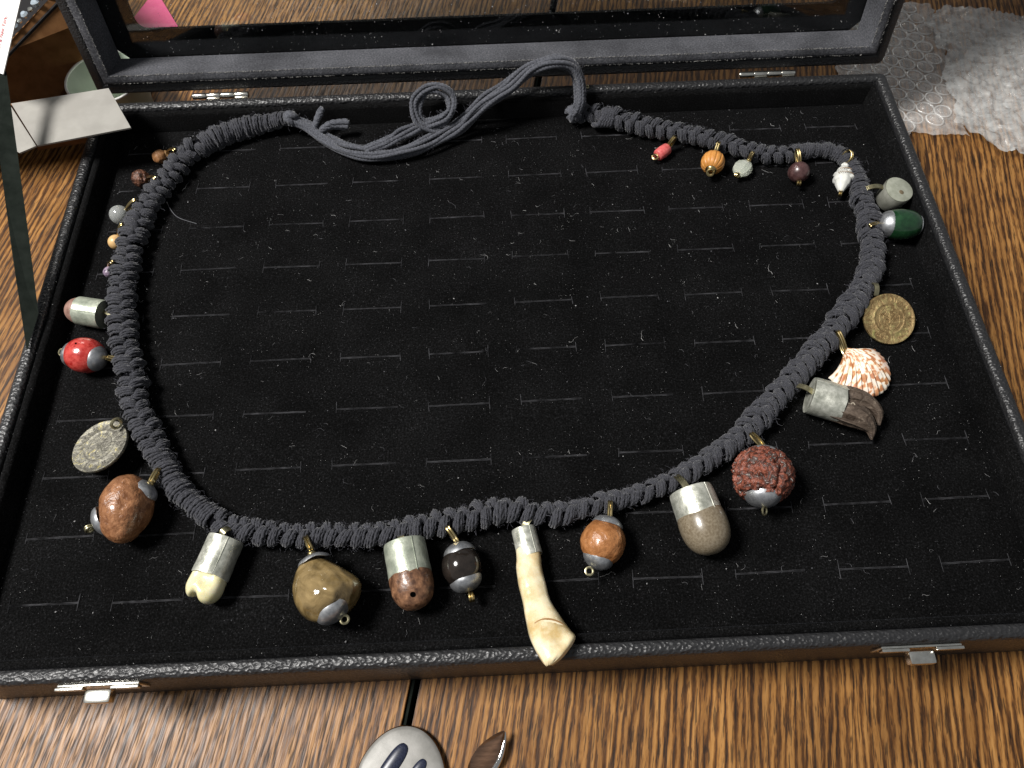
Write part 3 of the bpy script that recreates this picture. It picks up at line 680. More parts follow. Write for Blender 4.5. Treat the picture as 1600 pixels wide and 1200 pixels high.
body(t, 2.12, 1.92, .94, pm('olive_agate', (.095, .063, .022), (.235, .165, .072), 2.0, .12, coat=.9, lo=.36, hi=.64, c3=(.30, .235, .13), b=.6, bs=1.7, bd=.5, dist=.6, bdet=.6), name='stone', p=2.2, deform=peardef, n=44, seg=64)
cap_dome(t, -1.10, -1, .52, .26, .92, seed=5); cap_dome(t, 1.14, 1, .58, .36, 1.10, tilt=.3, y=.26, seed=6)
end_loop(t, (1.20, .36, 1.02), (.1, .1, 1), .12, .045); wire_ring(t, (-1.28, .02, .95), loc_of(a, -69, (-6.58, -7.95, 3.32)), .045, .10)
end_loop(t, (-1.14, 0, .95), (1, 0, .2), .085, .055, 1, 'brass')
a = (-3.25, -9.26); t = pendant('capped_seed_charm', 'mottled red-brown seed with a dark hole, set in a greenish metal sleeve', 'pendant', a, -78)
sleeve(t, -1.05, .03, .66, .70, 'tin_green', 8, 1.04)
def holedef(v):
    k = 1 + .02 * fbm(v, 3); d = Vector((v.x - .52, v.y - .02, v.z - .47)).length
    return v * (k - .35 * math.exp(-(d / .07) ** 2))
body(t, 1.75, 1.36, .70, pm('red_brown_seed', (.060, .028, .016), (.22, .110, .058), 4.5, .36, b=.35, bs=9, bd=.04, coat=.2, lo=.36, hi=.62, c3=(.36, .19, .10)), name='seed', p=2.4, x=.20, deform=holedef, n=60, seg=80)
lathe([(0, 0), (.01, .055), (-.03, .06)], 10, M=Matrix.Translation((.74, .02, 1.272)) @ Matrix.Rotation(R(-60), 4, 'Y') @ Matrix.Diagonal((1, 1.5, 1.5, 1))).build('hole', M['hole_dark'], t)
bail(t, (-1.02, 0, .78), loc_of(a, -78, (-3.60, -7.98, 3.2)), .20, .10, 'old_brass')
a = (-1.64, -9.05); t = pendant('black_bead_charm', 'glossy black-brown round bead between two silver caps', 'bead charm', a, -79)
body(t, 1.32, 1.26, .64, pm('black_bead', (.009, .007, .006), (.022, .017, .014), 3, .14, coat=.25))
cap_dome(t, -.76, -1, .52, .36, .66, tilt=.06, seed=7); cap_dome(t, .80, 1, .52, .36, .60, tilt=.12, y=.08, seed=8)
end_loop(t, (.98, .10, .56), (.1, 1, .15), .13, .04, 2, 'brass'); wire_ring(t, (-.80, 0, .70), loc_of(a, -79, (-2.06, -7.86, 3.42)), .042, .09)
a = (.77, -9.95); t = pendant('bone_charm', 'long ivory-coloured bone or tooth in a metal sleeve, tip resting on the case edge', 'pendant', a, -79)
ST = [((-1.60, -.38), (-1.60, .36), .42, .35), ((-1.20, -.45), (-1.10, .32), .44, .37), ((-.9, -.54), (-.7, .26), .48, .38), ((-.45, -.58), (-.25, .24), .56, .38), ((.13, -.60), (.34, .25), .66, .36), ((.69, -.64), (.98, .44), .80, .38), ((1.19, -.67), (1.37, .58), 1.00, .40), ((1.62, -.61), (1.66, .64), 1.24, .34), ((2.05, -.49), (2.04, .20), 1.34, .28), ((2.20, -.40), (2.21, -.20), 1.38, .10)]
SP, _ = catmull([((a_[0] + b_[0]) / 2, (a_[1] + b_[1]) / 2, zc_, a_[0], a_[1], b_[0], b_[1], th_) for a_, b_, zc_, th_ in ST], 56)
def bone_mesh():
    vs = []; sd = 40
    for i, q in enumerate(SP):
        u = i / 55; a_, b_ = Vector((q[3], q[4], 0)), Vector((q[5], q[6], 0)); c_ = (a_ + b_) / 2; h_ = (b_ - a_) / 2
        for k in range(sd):
            aa = 2 * math.pi * k / sd; cx, cz = math.cos(aa), math.sin(aa)
            cx = math.copysign(abs(cx) ** .85, cx); cz = math.copysign(abs(cz) ** .85, cz); d3 = noise.noise((cx * 1.6, cz * 1.6, u * 7)) * .045
            edge = .035 * max(0, cz) * (1 if u > .62 + .10 * abs(cx + .1) else 0)                # the raised collar of the hoof end
            dip = .10 * max(0, cz) * math.exp(-((u - .83) / .06) ** 2 - ((cx - .25) / .45) ** 2)  # worn hollow
            jag = .10 * noise.noise((cx * 4, cz * 2, 3)) * max(0, (u - .8) / .2)
            vs.append(c_ + h_ * cx * (1 + d3 + jag) + Vector((jag * .5, 0, q[2] + q[7] * cz * (1 + d3) + edge - dip)))
    n = len(SP); return MB().add(vs, grid_faces(n, sd, False, True) + [tuple(range(sd)), tuple(range((n - 1) * sd, n * sd))])
bone_mesh().build('bone', pm('old_ivory', (.50, .36, .16), (.74, .65, .44), 1.1, .28, coat=.35, sss=.08, lo=.34, hi=.56, b=.35, bs=3.0, bd=.05), t)
def hoof_line(u, lift):
    i = int(u * 55); q = SP[i]; a_, b_ = Vector((q[3], q[4], 0)), Vector((q[5], q[6], 0)); c_ = (a_ + b_) / 2; h_ = (b_ - a_) / 2
    return [c_ + h_ * .93 * math.cos(R(k)) + Vector((-.28 * math.sin(R(k)) ** 2 + .05, 0, q[2] + q[7] * abs(math.sin(R(k))) ** .85 * lift - .10 * math.sin(R(k)) ** 2)) for k in range(12, 172, 8)]
tube(hoof_line(.70, 1.0), .035, 6).build('growth_line', pm('brown_line', (.30, .17, .07), None, 5, .4), t)
tube([p + Vector((.075, 0, .01)) for p in hoof_line(.70, 1.0)], .05, 6).build('growth_ridge', pm('pale_ridge', (.70, .62, .44), None, 5, .3), t)
sleeve(t, -2.12, -1.22, .39, .41, 'tin', 12, 1.05)
bail(t, (-2.10, 0, .62), loc_of(a, -79, (.66, -7.52, 3.10)), .19, .10)
a = (2.86, -8.51); t = pendant('orange_bead_charm', 'orange-brown wrinkled round bead with grey caps and wire loop', 'bead charm', a, -110)
M['orange_seed'] = pm('orange_seed', (.20, .075, .022), (.37, .16, .058), 4, .33, b=.9, bs=4.5, bd=.07, coat=.25)
body(t, 1.46, 1.42, .72, M['orange_seed'], deform=lumpy(.035, 3, 5), n=36, seg=48)
cap_dome(t, -.86, -1, .50, .32, .76, seed=9); cap_dome(t, .86, 1, .50, .40, .66, tilt=-.2, y=-.10, seed=10)
end_loop(t, (1.02, -.18, .74), (.1, .05, 1), .12, .04); wire_ring(t, (-.86, 0, .80), loc_of(a, -110, (3.22, -7.22, 3.30)), .04, .10)
a = (6.07, -7.93); t = pendant('capped_stone_charm', 'smooth grey-brown dome of stone set in a greenish silver sleeve', 'pendant', a, -78)
sleeve(t, -.98, .12, .72, .80, 'tin', 17, 1.05)
body(t, 1.90, 1.56, .80, pm('grey_brown_stone', (.135, .105, .068), (.20, .165, .115), 14, .30, coat=.3, lo=.4, hi=.6), name='stone', p=2.3, x=.20)
tube([(.10, .74 * math.cos(R(k)), .80 + .74 * math.sin(R(k))) for k in range(20, 165, 8)], .02, 6).build('glue_line', pm('red_wax', (.20, .03, .02), None, 5, .5), t)
bail(t, (-.95, -.12, .95), loc_of(a, -78, (5.52, -6.42, 3.20)), .22, .12)
a = (8.27, -6.60); t = pendant('rudraksha_charm', 'large deeply wrinkled red-brown seed with silver caps', 'bead charm', a, -100)
def ruddef(v):
    n1 = abs(fbm(v + Vector((2, 5, 1)), 2.6, 4)); k = 1 + .26 * (.28 - n1) ; ang_ = math.atan2(v.z, v.y)
    for g in (1.25, 3.3, 5.2): k -= .09 * math.exp(-(math.remainder(ang_ - g, 2 * math.pi) / .07) ** 2)
    return v * k
m_, nt_, p_ = nodes('rudraksha'); nz_ = noise_tex(nt_, coords(nt_, 4.2), 1.0, 5.0, .6, 1.2)
nt_.links.new(ramp(nt_, nz_, [(.33, (.36, .32, .29)), (.40, (.030, .013, .009)), (.48, (.10, .030, .018)), (.56, (.21, .060, .034)), (.68, (.26, .085, .05))]), p_.inputs['Base Color'])
p_.inputs['Roughness'].default_value = .38; bump(nt_, p_, nz_, 1.0, .10); M['rudraksha'] = m_
body(t, 1.84, 1.92, .95, M['rudraksha'], name='seed', deform=ruddef, n=90, seg=120)
cap_dome(t, -.98, -1, .50, .20, 1.0, seed=11); cap_dome(t, 1.10, 1, .58, .42, .98, tilt=.05, seed=12)
end_loop(t, (1.22, .02, .98), (.25, 1, .9), .13, .04); wire_ring(t, (-1.02, 0, 1.05), loc_of(a, -100, (8.24, -5.08, 3.36)), .042, .09)

# ---- right side
a = (11.50, -4.02); t = pendant('claw_charm', 'dark grooved pod shaped like a curved claw, set in a shiny metal sleeve', 'pendant', a, -22)
sleeve(t, -.98, .10, .66, .70, 'tin', 21, 1.0)
claw_m = pm('grooved_pod', (.040, .027, .019), (.120, .090, .068), 3.0, .45, b=.8, bs=(1.2, 9, 9), bd=.06, lo=.36, hi=.6, c3=(.30, .25, .19), dist=1.4)
for nm, pts_, rr in (('claw', [(-.2, -.22, .72), (.35, -.26, .76), (.85, -.34, .70), (1.22, -.54, .55), (1.34, -.86, .45)], [.42, .43, .36, .19, .03]), ('claw', [(-.2, .30, .74), (.35, .36, .82), (.90, .36, .78), (1.36, .14, .62), (1.52, -.22, .45)], [.34, .33, .25, .17, .04])):
    CP, _ = catmull([p + (r,) for p, r in zip(pts_, rr)], 30)
    tube(CP, lambda i, n, CP=CP: CP[i][3], 28, shape=lambda i, aa: 1 + .085 * math.cos(9 * aa + .4 * i / 10) + .04 * noise.noise((aa * 2, i * .2, 1))).build(nm, claw_m, t)
tube([(.05 + .05 * i, -.14 + .07 * math.sin(i * 1.3), 1.185 + .0 * i - .004 * i * i * .3) for i in range(14)], .028, 6).build('vein', pm('pale_vein', (.36, .31, .24), None, 5, .6), t)
bail(t, (-.95, .05, .85), loc_of(a, -22, (10.25, -3.30, 3.25)), .2, .08)
a = (12.80, -2.74); t = pendant('scallop_charm', 'white and orange checked scallop shell with deep ribs', 'shell', a, -58)
m_, nt_, p_ = nodes('scallop_shell'); v_ = coords(nt_, 1.0)
sx_ = nt_.nodes.new('ShaderNodeSeparateXYZ'); nt_.links.new(v_, sx_.inputs[0])
ax_ = nt_.nodes.new('ShaderNodeMath'); ax_.inputs[1].default_value = 1.05; nt_.links.new(sx_.outputs[0], ax_.inputs[0])
an_ = nt_.nodes.new('ShaderNodeMath'); an_.operation = 'ARCTAN2'; nt_.links.new(sx_.outputs[1], an_.inputs[0]); nt_.links.new(ax_.outputs[0], an_.inputs[1])
am_ = nt_.nodes.new('ShaderNodeMath'); am_.operation = 'MULTIPLY'; am_.inputs[1].default_value = 7.5; nt_.links.new(an_.outputs[0], am_.inputs[0])
cv_ = nt_.nodes.new('ShaderNodeCombineXYZ'); nt_.links.new(am_.outputs[0], cv_.inputs[0])
ln_ = nt_.nodes.new('ShaderNodeMath'); ln_.operation = 'MULTIPLY'; ln_.inputs[1].default_value = 5.0; nt_.links.new(ax_.outputs[0], ln_.inputs[0]); nt_.links.new(ln_.outputs[0], cv_.inputs[1])
ck = noise_tex(nt_, cv_.outputs[0], 1.0, 1.5, .5, .2); pk = noise_tex(nt_, coords(nt_, .7), 1.0, 2.0)
cc = ramp(nt_, ck, [(.46, (.78, .72, .62)), (.51, (.72, .52, .34)), (.55, (.46, .22, .09)), (.66, (.40, .16, .07))])
nt_.links.new(mixc(nt_, cc, (.74, .34, .24), ramp(nt_, pk, [(.45, 0.0), (.75, .55)])), p_.inputs['Base Color']); p_.inputs['Roughness'].default_value = .38
def scallop():
    mb = MB(); nu, nv = 90, 34; vs = []
    for side in (0, 1):
        for i in range(nu + 1):
            ph = R(-72 + 144 * i / nu); rib = math.cos((ph / R(144)) * 2 * math.pi * 19)
            for j in range(nv + 1):
                q = j / nv; L = 1.92 * (1 - .26 * (abs(ph) / R(72)) ** 2.2) * (1 + .010 * rib * q)
                x = -.98 + L * q * math.cos(ph * (.75 + .25 * q)); y = L * (q ** .85) * math.sin(ph) * .92
                z = .60 * math.sin(math.pi * (.12 + .88 * q) ** .8) ** .8 * math.cos(ph * .95) ** .8 + .038 * rib * min(1, q * 2) + .03 * math.sin(q * 22) * q * .35
                vs.append((x, y, max(.03, z + .10) - .055 * side))
    n = (nu + 1) * (nv + 1); g = grid_faces(nu + 1, nv + 1); f = g + [tuple(n + k for k in reversed(q)) for q in g]
    def e(i, j): return i * (nv + 1) + j
    for i in range(nu): f.append((e(i, nv), e(i + 1, nv), n + e(i + 1, nv), n + e(i, nv)))
    for j in range(nv):
        f.append((e(0, j), e(0, j + 1), n + e(0, j + 1), n + e(0, j))); f.append((e(nu, j), e(nu, j + 1), n + e(nu, j + 1), n + e(nu, j)))
    return mb.add(vs, f, Matrix.Translation((0, 0, .30)) @ Matrix.Rotation(R(-10), 4, 'X'))
scallop().build('shell', m_, t)
wire_ring(t, (-.90, 0, .55), loc_of(a, -58, (12.10, -1.28, 3.42)), .04, .12)
a = (14.38, -.52); t = pendant('brass_coin_charm', 'worn brass coin with yellow-green edge lying by the right cord', 'coin', a, 0)
cm = coin_mat('brass_coin', ((.12, .075, .030), (.28, .19, .085), (.34, .26, .12), (.44, .42, .15)), 4.5)
C0 = Matrix.Translation((0, 0, .42)) @ Matrix.Rotation(R(22), 4, 'X')
coin(t, .96, .045, C0, cm, 1); coin_relief(t, .96, .047, C0, cm, 6, 26)
bail(t, (-.42, .86, .80), loc_of(a, 0, (14.0, .85, 3.25)), .17, .20)
a = (15.95, 3.71); t = pendant('green_bead_charm', 'polished dark green egg-shaped stone with a silver cap', 'bead charm', a, -6)
body(t, 1.66, 1.22, .62, pm('green_stone', (.004, .020, .008), (.014, .055, .020), 2.6, .10, coat=.6, lo=.35, hi=.7, c3=(.10, .17, .10)), p=2.2)
cap_dome(t, -.90, -1, .54, .52, .62, seed=13)
tube([(.70, .36 * math.cos(R(k)), .62 + .36 * math.sin(R(k))) for k in range(0, 360, 15)], .02, 6, True).build('rim_wire', M['cap'], t)
end_loop(t, (.92, 0, .62), (.2, 1, .6), .12, .025, 1, 'brass'); wire_ring(t, (-.88, -.05, .66), loc_of(a, -6, (14.58, 3.52, 3.40)), .035, .09)
a = (16.03, 5.20); t = pendant('drum_bead_charm', 'cloudy grey drum-shaped bead with a flat pale face, above the green stone', 'bead charm', a, -25)
DM = Matrix.Translation((.05, .05, .58)) @ Matrix.Rotation(R(25), 4, 'Z') @ Matrix.Rotation(R(-34), 4, 'Z') @ Matrix.Rotation(R(-80), 4, 'Y') @ Matrix.Diagonal((.92, 1.2, 1.2, 1))
dd = lambda v: Vector((v.x, v.y * 1.06 + .05 * v.x, v.z * (1 + .06 * math.sin(v.y * 3))))
lathe([(-.42, 0), (-.42, .40), (-.34, .46), (.34, .50), (.40, .48)], 36, M=DM, deform=dd).build('drum', pm('cloudy_quartz', (.12, .12, .10), (.22, .22, .19), 2, .25, coat=.3), t)
lathe([(.36, .46), (.42, .47), (.44, .42), (.44, 0)], 36, M=DM, deform=dd).build('face', pm('pale_face', (.22, .23, .18), (.33, .34, .28), 3, .35, coat=.2), t)
lathe([(.445, .085), (.46, .07), (.46, 0)], 14, M=DM @ Matrix.Translation((0, -.05, -.1))).build('dot', pm('brown_dot', (.13, .10, .06), None, 5, .5), t)
bail(t, (-.38, .05, .80), loc_of(a, -25, (14.98, 5.42, 3.36)), .2, .14)

# ---- top right
a = (14.42, 6.45); t = pendant('spiral_shell_charm', 'small white spiral sea shell with brown flecks hanging by a brass ring', 'shell', a, -111)
def shelldef(v):
    th = math.atan2(v.z, v.y); x = v.x; w_ = (x + .83) / 1.66
    ph = (w_ * 5.2 + th / (2 * math.pi)) % 1.0
    k = 1 + (.34 * (ph - .5) if w_ < .58 else .34 * (ph - .5) * max(0, 1 - (w_ - .58) * 4)) + .02 * math.cos(9 * th)
    return Vector((x, v.y * k, v.z * k))
pr = [(-.83, 0)] + [(-.83 + 1.66 * i / 40, (.10 + .52 * (i / 40) ** 1.0 if i <= 22 else .386 - .30 * ((i - 22) / 18) ** 1.15)) for i in range(1, 40)] + [(.83, 0)]
lathe(pr, 40, M=Matrix.Translation((0, 0, .42)), deform=shelldef).build('shell', pm('white_shell', (.56, .56, .52), (.66, .66, .63), 3, .35), t)
mb = MB()
for x0, rr in ((-.30, .33), (.02, .425)):
    for k in range(9):
        aa = R(50 + 10 * k); lathe([(-.05, 0), (0, .022), (.05, 0)], 5, mb, Matrix.Translation((x0 + .012 * k, rr * math.cos(aa), .42 + rr * math.sin(aa))) @ Matrix.Rotation(R(60), 4, 'Z'))
mb.build('brown_flecks', pm('fleck_brown', (.22, .15, .09), None, 5, .6), t)
end_loop(t, (.90, 0, .40), (0, 1, .2), .10, .04, 2, 'brass'); wire_ring(t, (-.80, 0, .50), loc_of(a, -111, (14.80, 7.55, 3.30)), .038, .22, bow=Vector((1, 1.2, .8)))
a = (12.63, 6.80); t = pendant('plum_bead_charm', 'round dark purple-brown stone bead hanging from the top cord', 'bead charm', a, -101)
body(t, .86, .88, .46, pm('plum_stone', (.035, .014, .014), (.095, .050, .048), 4, .32, coat=.2), deform=lumpy(.03, 2, 3))
end_loop(t, (.56, 0, .42), (.1, 1, .2), .09, .045, 2, 'brass'); wire_ring(t, (-.46, 0, .5), loc_of(a, -101, (12.66, 7.72, 3.32)), .042, .12)
a = (10.39, 7.25); t = pendant('crystal_bead_charm', 'flat faceted clear glass bead with greenish tint on the top cord', 'bead charm', a, -131)
lathe(egg(.92, .80, 6, 2.2), 9, M=Matrix.Translation((0, 0, .34)) @ Matrix.Diagonal((1, 1, .62, 1))).build('bead', pm('pale_crystal', (.62, .66, .56), (.80, .82, .74), 3, .08, trans=.55, ior=1.5), t, False)
end_loop(t, (.50, .02, .36), (.2, 1, .6), .085, .04, 2, 'brass'); wire_ring(t, (-.44, 0, .40), loc_of(a, -131, (10.80, 7.72, 3.28)), .038, .10)
a = (9.13, 7.50); t = pendant('pumpkin_bead_charm', 'orange fluted wooden bead with a brass end loop', 'bead charm', a, -110)
body(t, .92, .98, .50, pm('orange_wood', (.42, .17, .035), (.60, .28, .075), 4, .42), deform=lambda v: Vector((v.x, v.y * (1 - .07 * max(0, math.cos(13 * math.atan2(v.z, v.y))) ** 3), v.z * (1 - .07 * max(0, math.cos(13 * math.atan2(v.z, v.y))) ** 3))), p=2.3, seg=104)
lathe([(.34, .22), (.44, .24), (.52, .20), (.54, .12), (.46, .10)], 24, M=Matrix.Translation((0, 0, .5))).build('brass_collar', M['brass'], t)
end_loop(t, (.60, 0, .52), (.9, 0, .55), .13, .06, 1, 'brass'); wire_ring(t, (-.48, 0, .55), loc_of(a, -110, (9.44, 8.28, 3.34)), .045, .10)
a = (7.17, 8.42); t = pendant('pink_bead_charm', 'small pink-red striped barrel bead with a brass end loop', 'bead charm', a, -141)
lathe([(-.33, .06), (-.33, .20), (-.28, .245), (0, .265), (.28, .245), (.33, .20), (.33, .06)], 36, M=Matrix.Translation((0, 0, .28)), deform=lambda v: Vector((v.x, v.y * (1 + .02 * math.cos(14 * math.atan2(v.z, v.y))), v.z * (1 + .02 * math.cos(14 * math.atan2(v.z, v.y)))))).build('bead', pm('coral_pink', (.50, .075, .075), (.62, .15, .14), 7, .45), t)
end_loop(t, (.46, 0, .30), (.2, .1, 1), .12, .045, 1, 'brass'); wire_ring(t, (-.33, 0, .32), loc_of(a, -141, (7.66, 8.78, 3.25)), .045, .11)

# ------------------------------------------------------------------ jewellery lying on the table in front of the case
br = tag(empty('silver_brooch', (-3.8, -14.85, 0)), 'brushed silver disc with painted navy reflection streaks and a polished leaf coloured like reflected wood on the table edge', 'brooch')
def dd2(v):
    aa = math.atan2(v.z, v.y); return Vector((v.x, v.y * (1 + .035 * math.cos(3 * aa + .6)), v.z * (1 + .035 * math.cos(3 * aa + .6))))
DZ = Matrix.Rotation(R(-90), 4, 'Y')
lathe([(.02, 0), (.02, 1.36), (.10, 1.42), (.24, 1.43), (.30, 1.40)], 64, M=DZ, deform=dd2).build('rim', pm('bronze_rim', (.10, .06, .03), None, 5, .35, .9), br)
lathe([(.30, 1.395), (.33, 1.37), (.37, 1.28), (.41, 1.0), (.43, .5), (.435, 0)], 64, M=DZ, deform=dd2).build('disc', M['satin'], br)
for c, L, w_ in ((( -.10, .52), 1.15, .20), ((.62, .20), .85, .15)):
    lathe(egg(2 * L, 2 * w_, 16, 2.6), 20, M=Matrix.Translation((c[0] - .18, c[1] - .15, .405)) @ Matrix.Rotation(R(52), 4, 'Z') @ Matrix.Diagonal((.6, 1.3, .55, 1))).build('reflection_streak', M['navy'], br)  # reflections on the disc, painted as dark navy shapes
def leaf():
    mb = MB(); vs = []; n, m = 24, 12
    for i in range(n + 1):
        q = i / n; wv = .40 * math.sin(math.pi * min(1, q * .93 + .07)) ** .75 * (1 - .25 * q) + .02
        for sd in (0, 1):
            for j in range(m + 1):
                s = -1 + 2 * j / m; vs.append((q * 1.75 * 1.0, wv * s, .55 + .32 * q - .22 * s * s * (1 if s < 0 else .2) + .25 * max(0, s) ** 2 - .05 * sd))
    k = m + 1; f = []
    for i in range(n):
        for sd in (0, 1):
            for j in range(m): a0 = i * 2 * k + sd * k + j; f.append((a0, a0 + 1, a0 + 2 * k + 1, a0 + 2 * k))
        for j in (0, m): a0 = i * 2 * k + j; f.append((a0, a0 + k, a0 + 3 * k, a0 + 2 * k))
    return mb.add(vs, f, Matrix.Translation((2.15, -.20, -.22)) @ Matrix.Rotation(R(50), 4, 'Z'))
lf = leaf().build('leaf', pm('wood_reflection_brown', (.085, .045, .025), (.16, .09, .055), (2, 9, 2), .12, .3, coat=.8), br)  # brown streaks paint the table wood mirrored in the silver leaf
LM = Matrix.Translation((2.15, -.20, -.22)) @ Matrix.Rotation(R(50), 4, 'Z')
tube([LM @ Vector((q * 1.75, -(.40 * math.sin(math.pi * min(1, q * .93 + .07)) ** .75 * (1 - .25 * q) + .02), .55 + .32 * q - .24)) for q in [k / 20 for k in range(21)]], lambda i, n: .11 * math.sin(math.pi * (i + 1) / (n + 1)) ** .6, 10).build('silver_edge', M['chrome'], lf)
tube([(1.30, .0, .25), (1.65, -.02, .34), (2.0, -.10, .36), (2.3, -.06, .38)], .12, 10).build('link', M['chrome'], br)

# ------------------------------------------------------------------ bubble wrap on the right
def patch(c00, c10, c11, c01, n, m, zf, wav=.15, seed=0):
    vs = []
    for i in range(n + 1):
        for j in range(m + 1):
            u, v = i / n, j / m; p = (Vector(c00) * (1 - u) + Vector(c10) * u) * (1 - v) + (Vector(c01) * (1 - u) + Vector(c11) * u) * v
            e = max(abs(2 * u - 1), abs(2 * v - 1)) ** 6 * wav
            x = p.x + e * 2 * noise.noise((p.x * .7, p.y * .7, seed)) + e * .4 * noise.noise((p.x * 5, p.y * 5, seed)); y = p.y + e * 2 * noise.noise((p.x * .7, p.y * .7, seed + 9)) + e * .4 * noise.noise((p.x * 5, p.y * 5, seed + 4))
            vs.append((x, y, zf(x, y)))
    return MB().add(vs, grid_faces(n + 1, m + 1))
def bubble_mesh(k, crump):
    rnd = random.Random(k); mb = MB()
    pr = [(.0, .40), (.05, .385), (.13, .35), (.20, .27), (.235, .15), (.245, 0)]
    df = lambda v: v * (1 + crump * fbm(v + Vector((k * 3, 0, 0)), 3.5, 3)) + Vector((crump * -.25 * max(0, noise.noise((v.y * 3, v.z * 3, k))), 0, 0)) if crump else v
    return lathe(pr, 18, mb, DZ, df)
def make_wrap(name, label, corners, n, m, zf, mat, crump, area, wav, seed):
    t = tag(empty(name, (corners[0][0], corners[0][1], 0)), label, 'bubble wrap'); t.location = (0, 0, 0)
    patch(*corners, n, m, zf, wav, seed).build('film', M[mat], t)
    bms = [bubble_mesh(k + seed * 10, crump).mesh('bubble', M['bubble'] if not crump else M['bubble_thick']) for k in range(5)]
    wms = [tube([(.40 * (1 + .06 * noise.noise((math.cos(R(20 * k)) * 2, math.sin(R(20 * k)) * 2, v * 5))) * math.cos(R(20 * k)), .40 * (1 + .06 * noise.noise((math.cos(R(20 * k)) * 2, math.sin(R(20 * k)) * 2, v * 5 + 2))) * math.sin(R(20 * k)), .02) for k in range(18)], lambda i, n, v=v: .045 * (1 + .7 * noise.noise((i * .6, v * 3, 1))), 5, True).mesh('weld_ring', M['weld']) for v in range(5)]
    rnd = random.Random(seed); c = Vector((20.0, 12.0)); ax = Matrix.Rotation(R(-17), 2); pts = []
    for i in range(-24, 30):
        for j in range(-24, 30):
            q = c + ax @ Vector((i * .86 + (j % 2) * .43, j * .76))
            if area(q.x, q.y): pts.append(q)
    for q in pts:
        Mx = Matrix.Translation(Vector((q.x + rnd.uniform(-.05, .05), q.y + rnd.uniform(-.05, .05), zf(q.x, q.y) + .01)) * CM) @ Matrix.Rotation(rnd.uniform(0, 6.28), 4, 'Z') @ Matrix.Diagonal((rnd.uniform(.9, 1.05), rnd.uniform(.9, 1.05), (rnd.uniform(.6, 1.1) if not crump else rnd.uniform(.25, .75)), 1))
        b = link_mesh('bubble', rnd.choice(bms), t, Mx)
        if not crump: link_mesh('weld_ring', rnd.choice(wms), b)
    return t
def inside(poly):
    def f(x, y):
        r = False; j = len(poly) - 1
        for i in range(len(poly)):
            (xi, yi), (xj, yj) = poly[i], poly[j]
            if (yi > y) != (yj > y) and x < (xj - xi) * (y - yi) / (yj - yi) + xi: r = not r
            j = i
        return r
    return f
zA = lambda x, y: .16 + .10 * noise.noise((x * .5, y * .5, 1)) + .03 * noise.noise((x * 2, y * 2, 5))
zB = lambda x, y: .62 + .25 * noise.noise((x * .4, y * .4, 2)) - .34 * abs(noise.noise((x * .9, y * .9, 7))) - .20 * abs(noise.noise((x * 2.1, y * 2.1, 8))) - .08 * abs(noise.noise((x * 4.6, y * 4.6, 3)))
zC = lambda x, y: 1.75 + .5 * noise.noise((x * .6, y * .6, 3)) + .3 * noise.noise((x * 1.6, y * 1.6, 4)) + .12 * noise.noise((x * 4, y * 4, 8))
make_wrap('bubble_wrap', 'single layer of clear bubble wrap spread flat on the table beside the case', ((17.75, 11.6), (22.9, 11.3), (24.0, 21.2), (17.6, 21.4)), 44, 80, zA, 'film', 0.0,
          inside([(18.2, 11.6), (22.2, 12.0), (23.5, 20.9), (18.0, 21.0)]), .35, 1)
make_wrap('folded_bubble_wrap', 'crinkled double layer of bubble wrap folded over the flat sheet', ((22.3, 11.6), (29.5, 6.2), (33.5, 18.6), (23.5, 20.4)), 90, 100, zB, 'film_thick', .38,
          inside([(22.8, 12.0), (28.8, 7.4), (32, 18.0), (23.9, 20.0)]), .45, 2)
make_wrap('bubble_wrap_scrap', 'crumpled end of bubble wrap lying on top of the folded sheet', ((27.2, 20.2), (34.5, 14.8), (38, 25), (27.0, 23.0)), 70, 70, zC, 'film_thick', .38,
          inside([(28.0, 20.2), (34, 16.5), (36, 24), (27.8, 22.4)]), .5, 3)

# ------------------------------------------------------------------ packaging on the left
def sheet(poly, th, mat, name, parent=None, up=Vector((0, 0, 1))):
    P = [Vector(p) for p in poly]; nrm = (P[1] - P[0]).cross(P[2] - P[0]).normalized() * th; n = len(P)
    vs = P + [p - nrm for p in P]; f = [tuple(range(n)), tuple(range(2 * n - 1, n - 1, -1))] + [(i, (i + 1) % n, n + (i + 1) % n, n + i) for i in range(n)]
    return MB().add(vs, f).build(name, mat, parent, False)
cb = tag(empty('cardboard_box', (-25, 17, 0)), 'open brown cardboard box with a grey flap reaching over the case corner', 'box'); cb.location = (0, 0, 0)
sheet([(-17.9, 17.6, 5.6), (-19.52, 16.25, 5.5), (-20.37, 13.84, 5.5), (-20.9, 12.6, 5.5), (-22.3, 15.2, 4.02), (-18.0, 17.3, 4.02)], .12, M['kraft'], 'upper_panel', cb)
sheet([(-18.0, 17.3, 4.0), (-22.3, 15.2, 4.0), (-22.5, 13.9, .1), (-18.0, 18.4, .1)], .12, M['kraft'], 'lower_panel', cb)
sheet([(-22.3, 15.2, 4.0), (-27, 14.0, 4.0), (-27, 11.6, .1), (-22.5, 13.9, .1)], .12, M['kraft'], 'front_panel', cb)
sheet([(-17.9, 18.5, 5.4), (-24.5, 25.3, 5.4), (-24.5, 25.3, .1), (-17.9, 18.5, .1)], .15, M['kraft'], 'side_wall', cb)
fl = sheet([(-20.16, 10.75, 4.62), (-16.22, 11.40, 4.66), (-14.86, 9.10, 4.60), (-18.5, 8.35, 4.55)], .07, M['grey_board'], 'flap', cb)
sheet([(-20.2, 10.7, 4.60), (-18.55, 8.36, 4.53), (-19.25, 8.15, 4.40), (-20.6, 9.3, 4.0)], .07, M['grey_board'], 'folded_corner', fl)
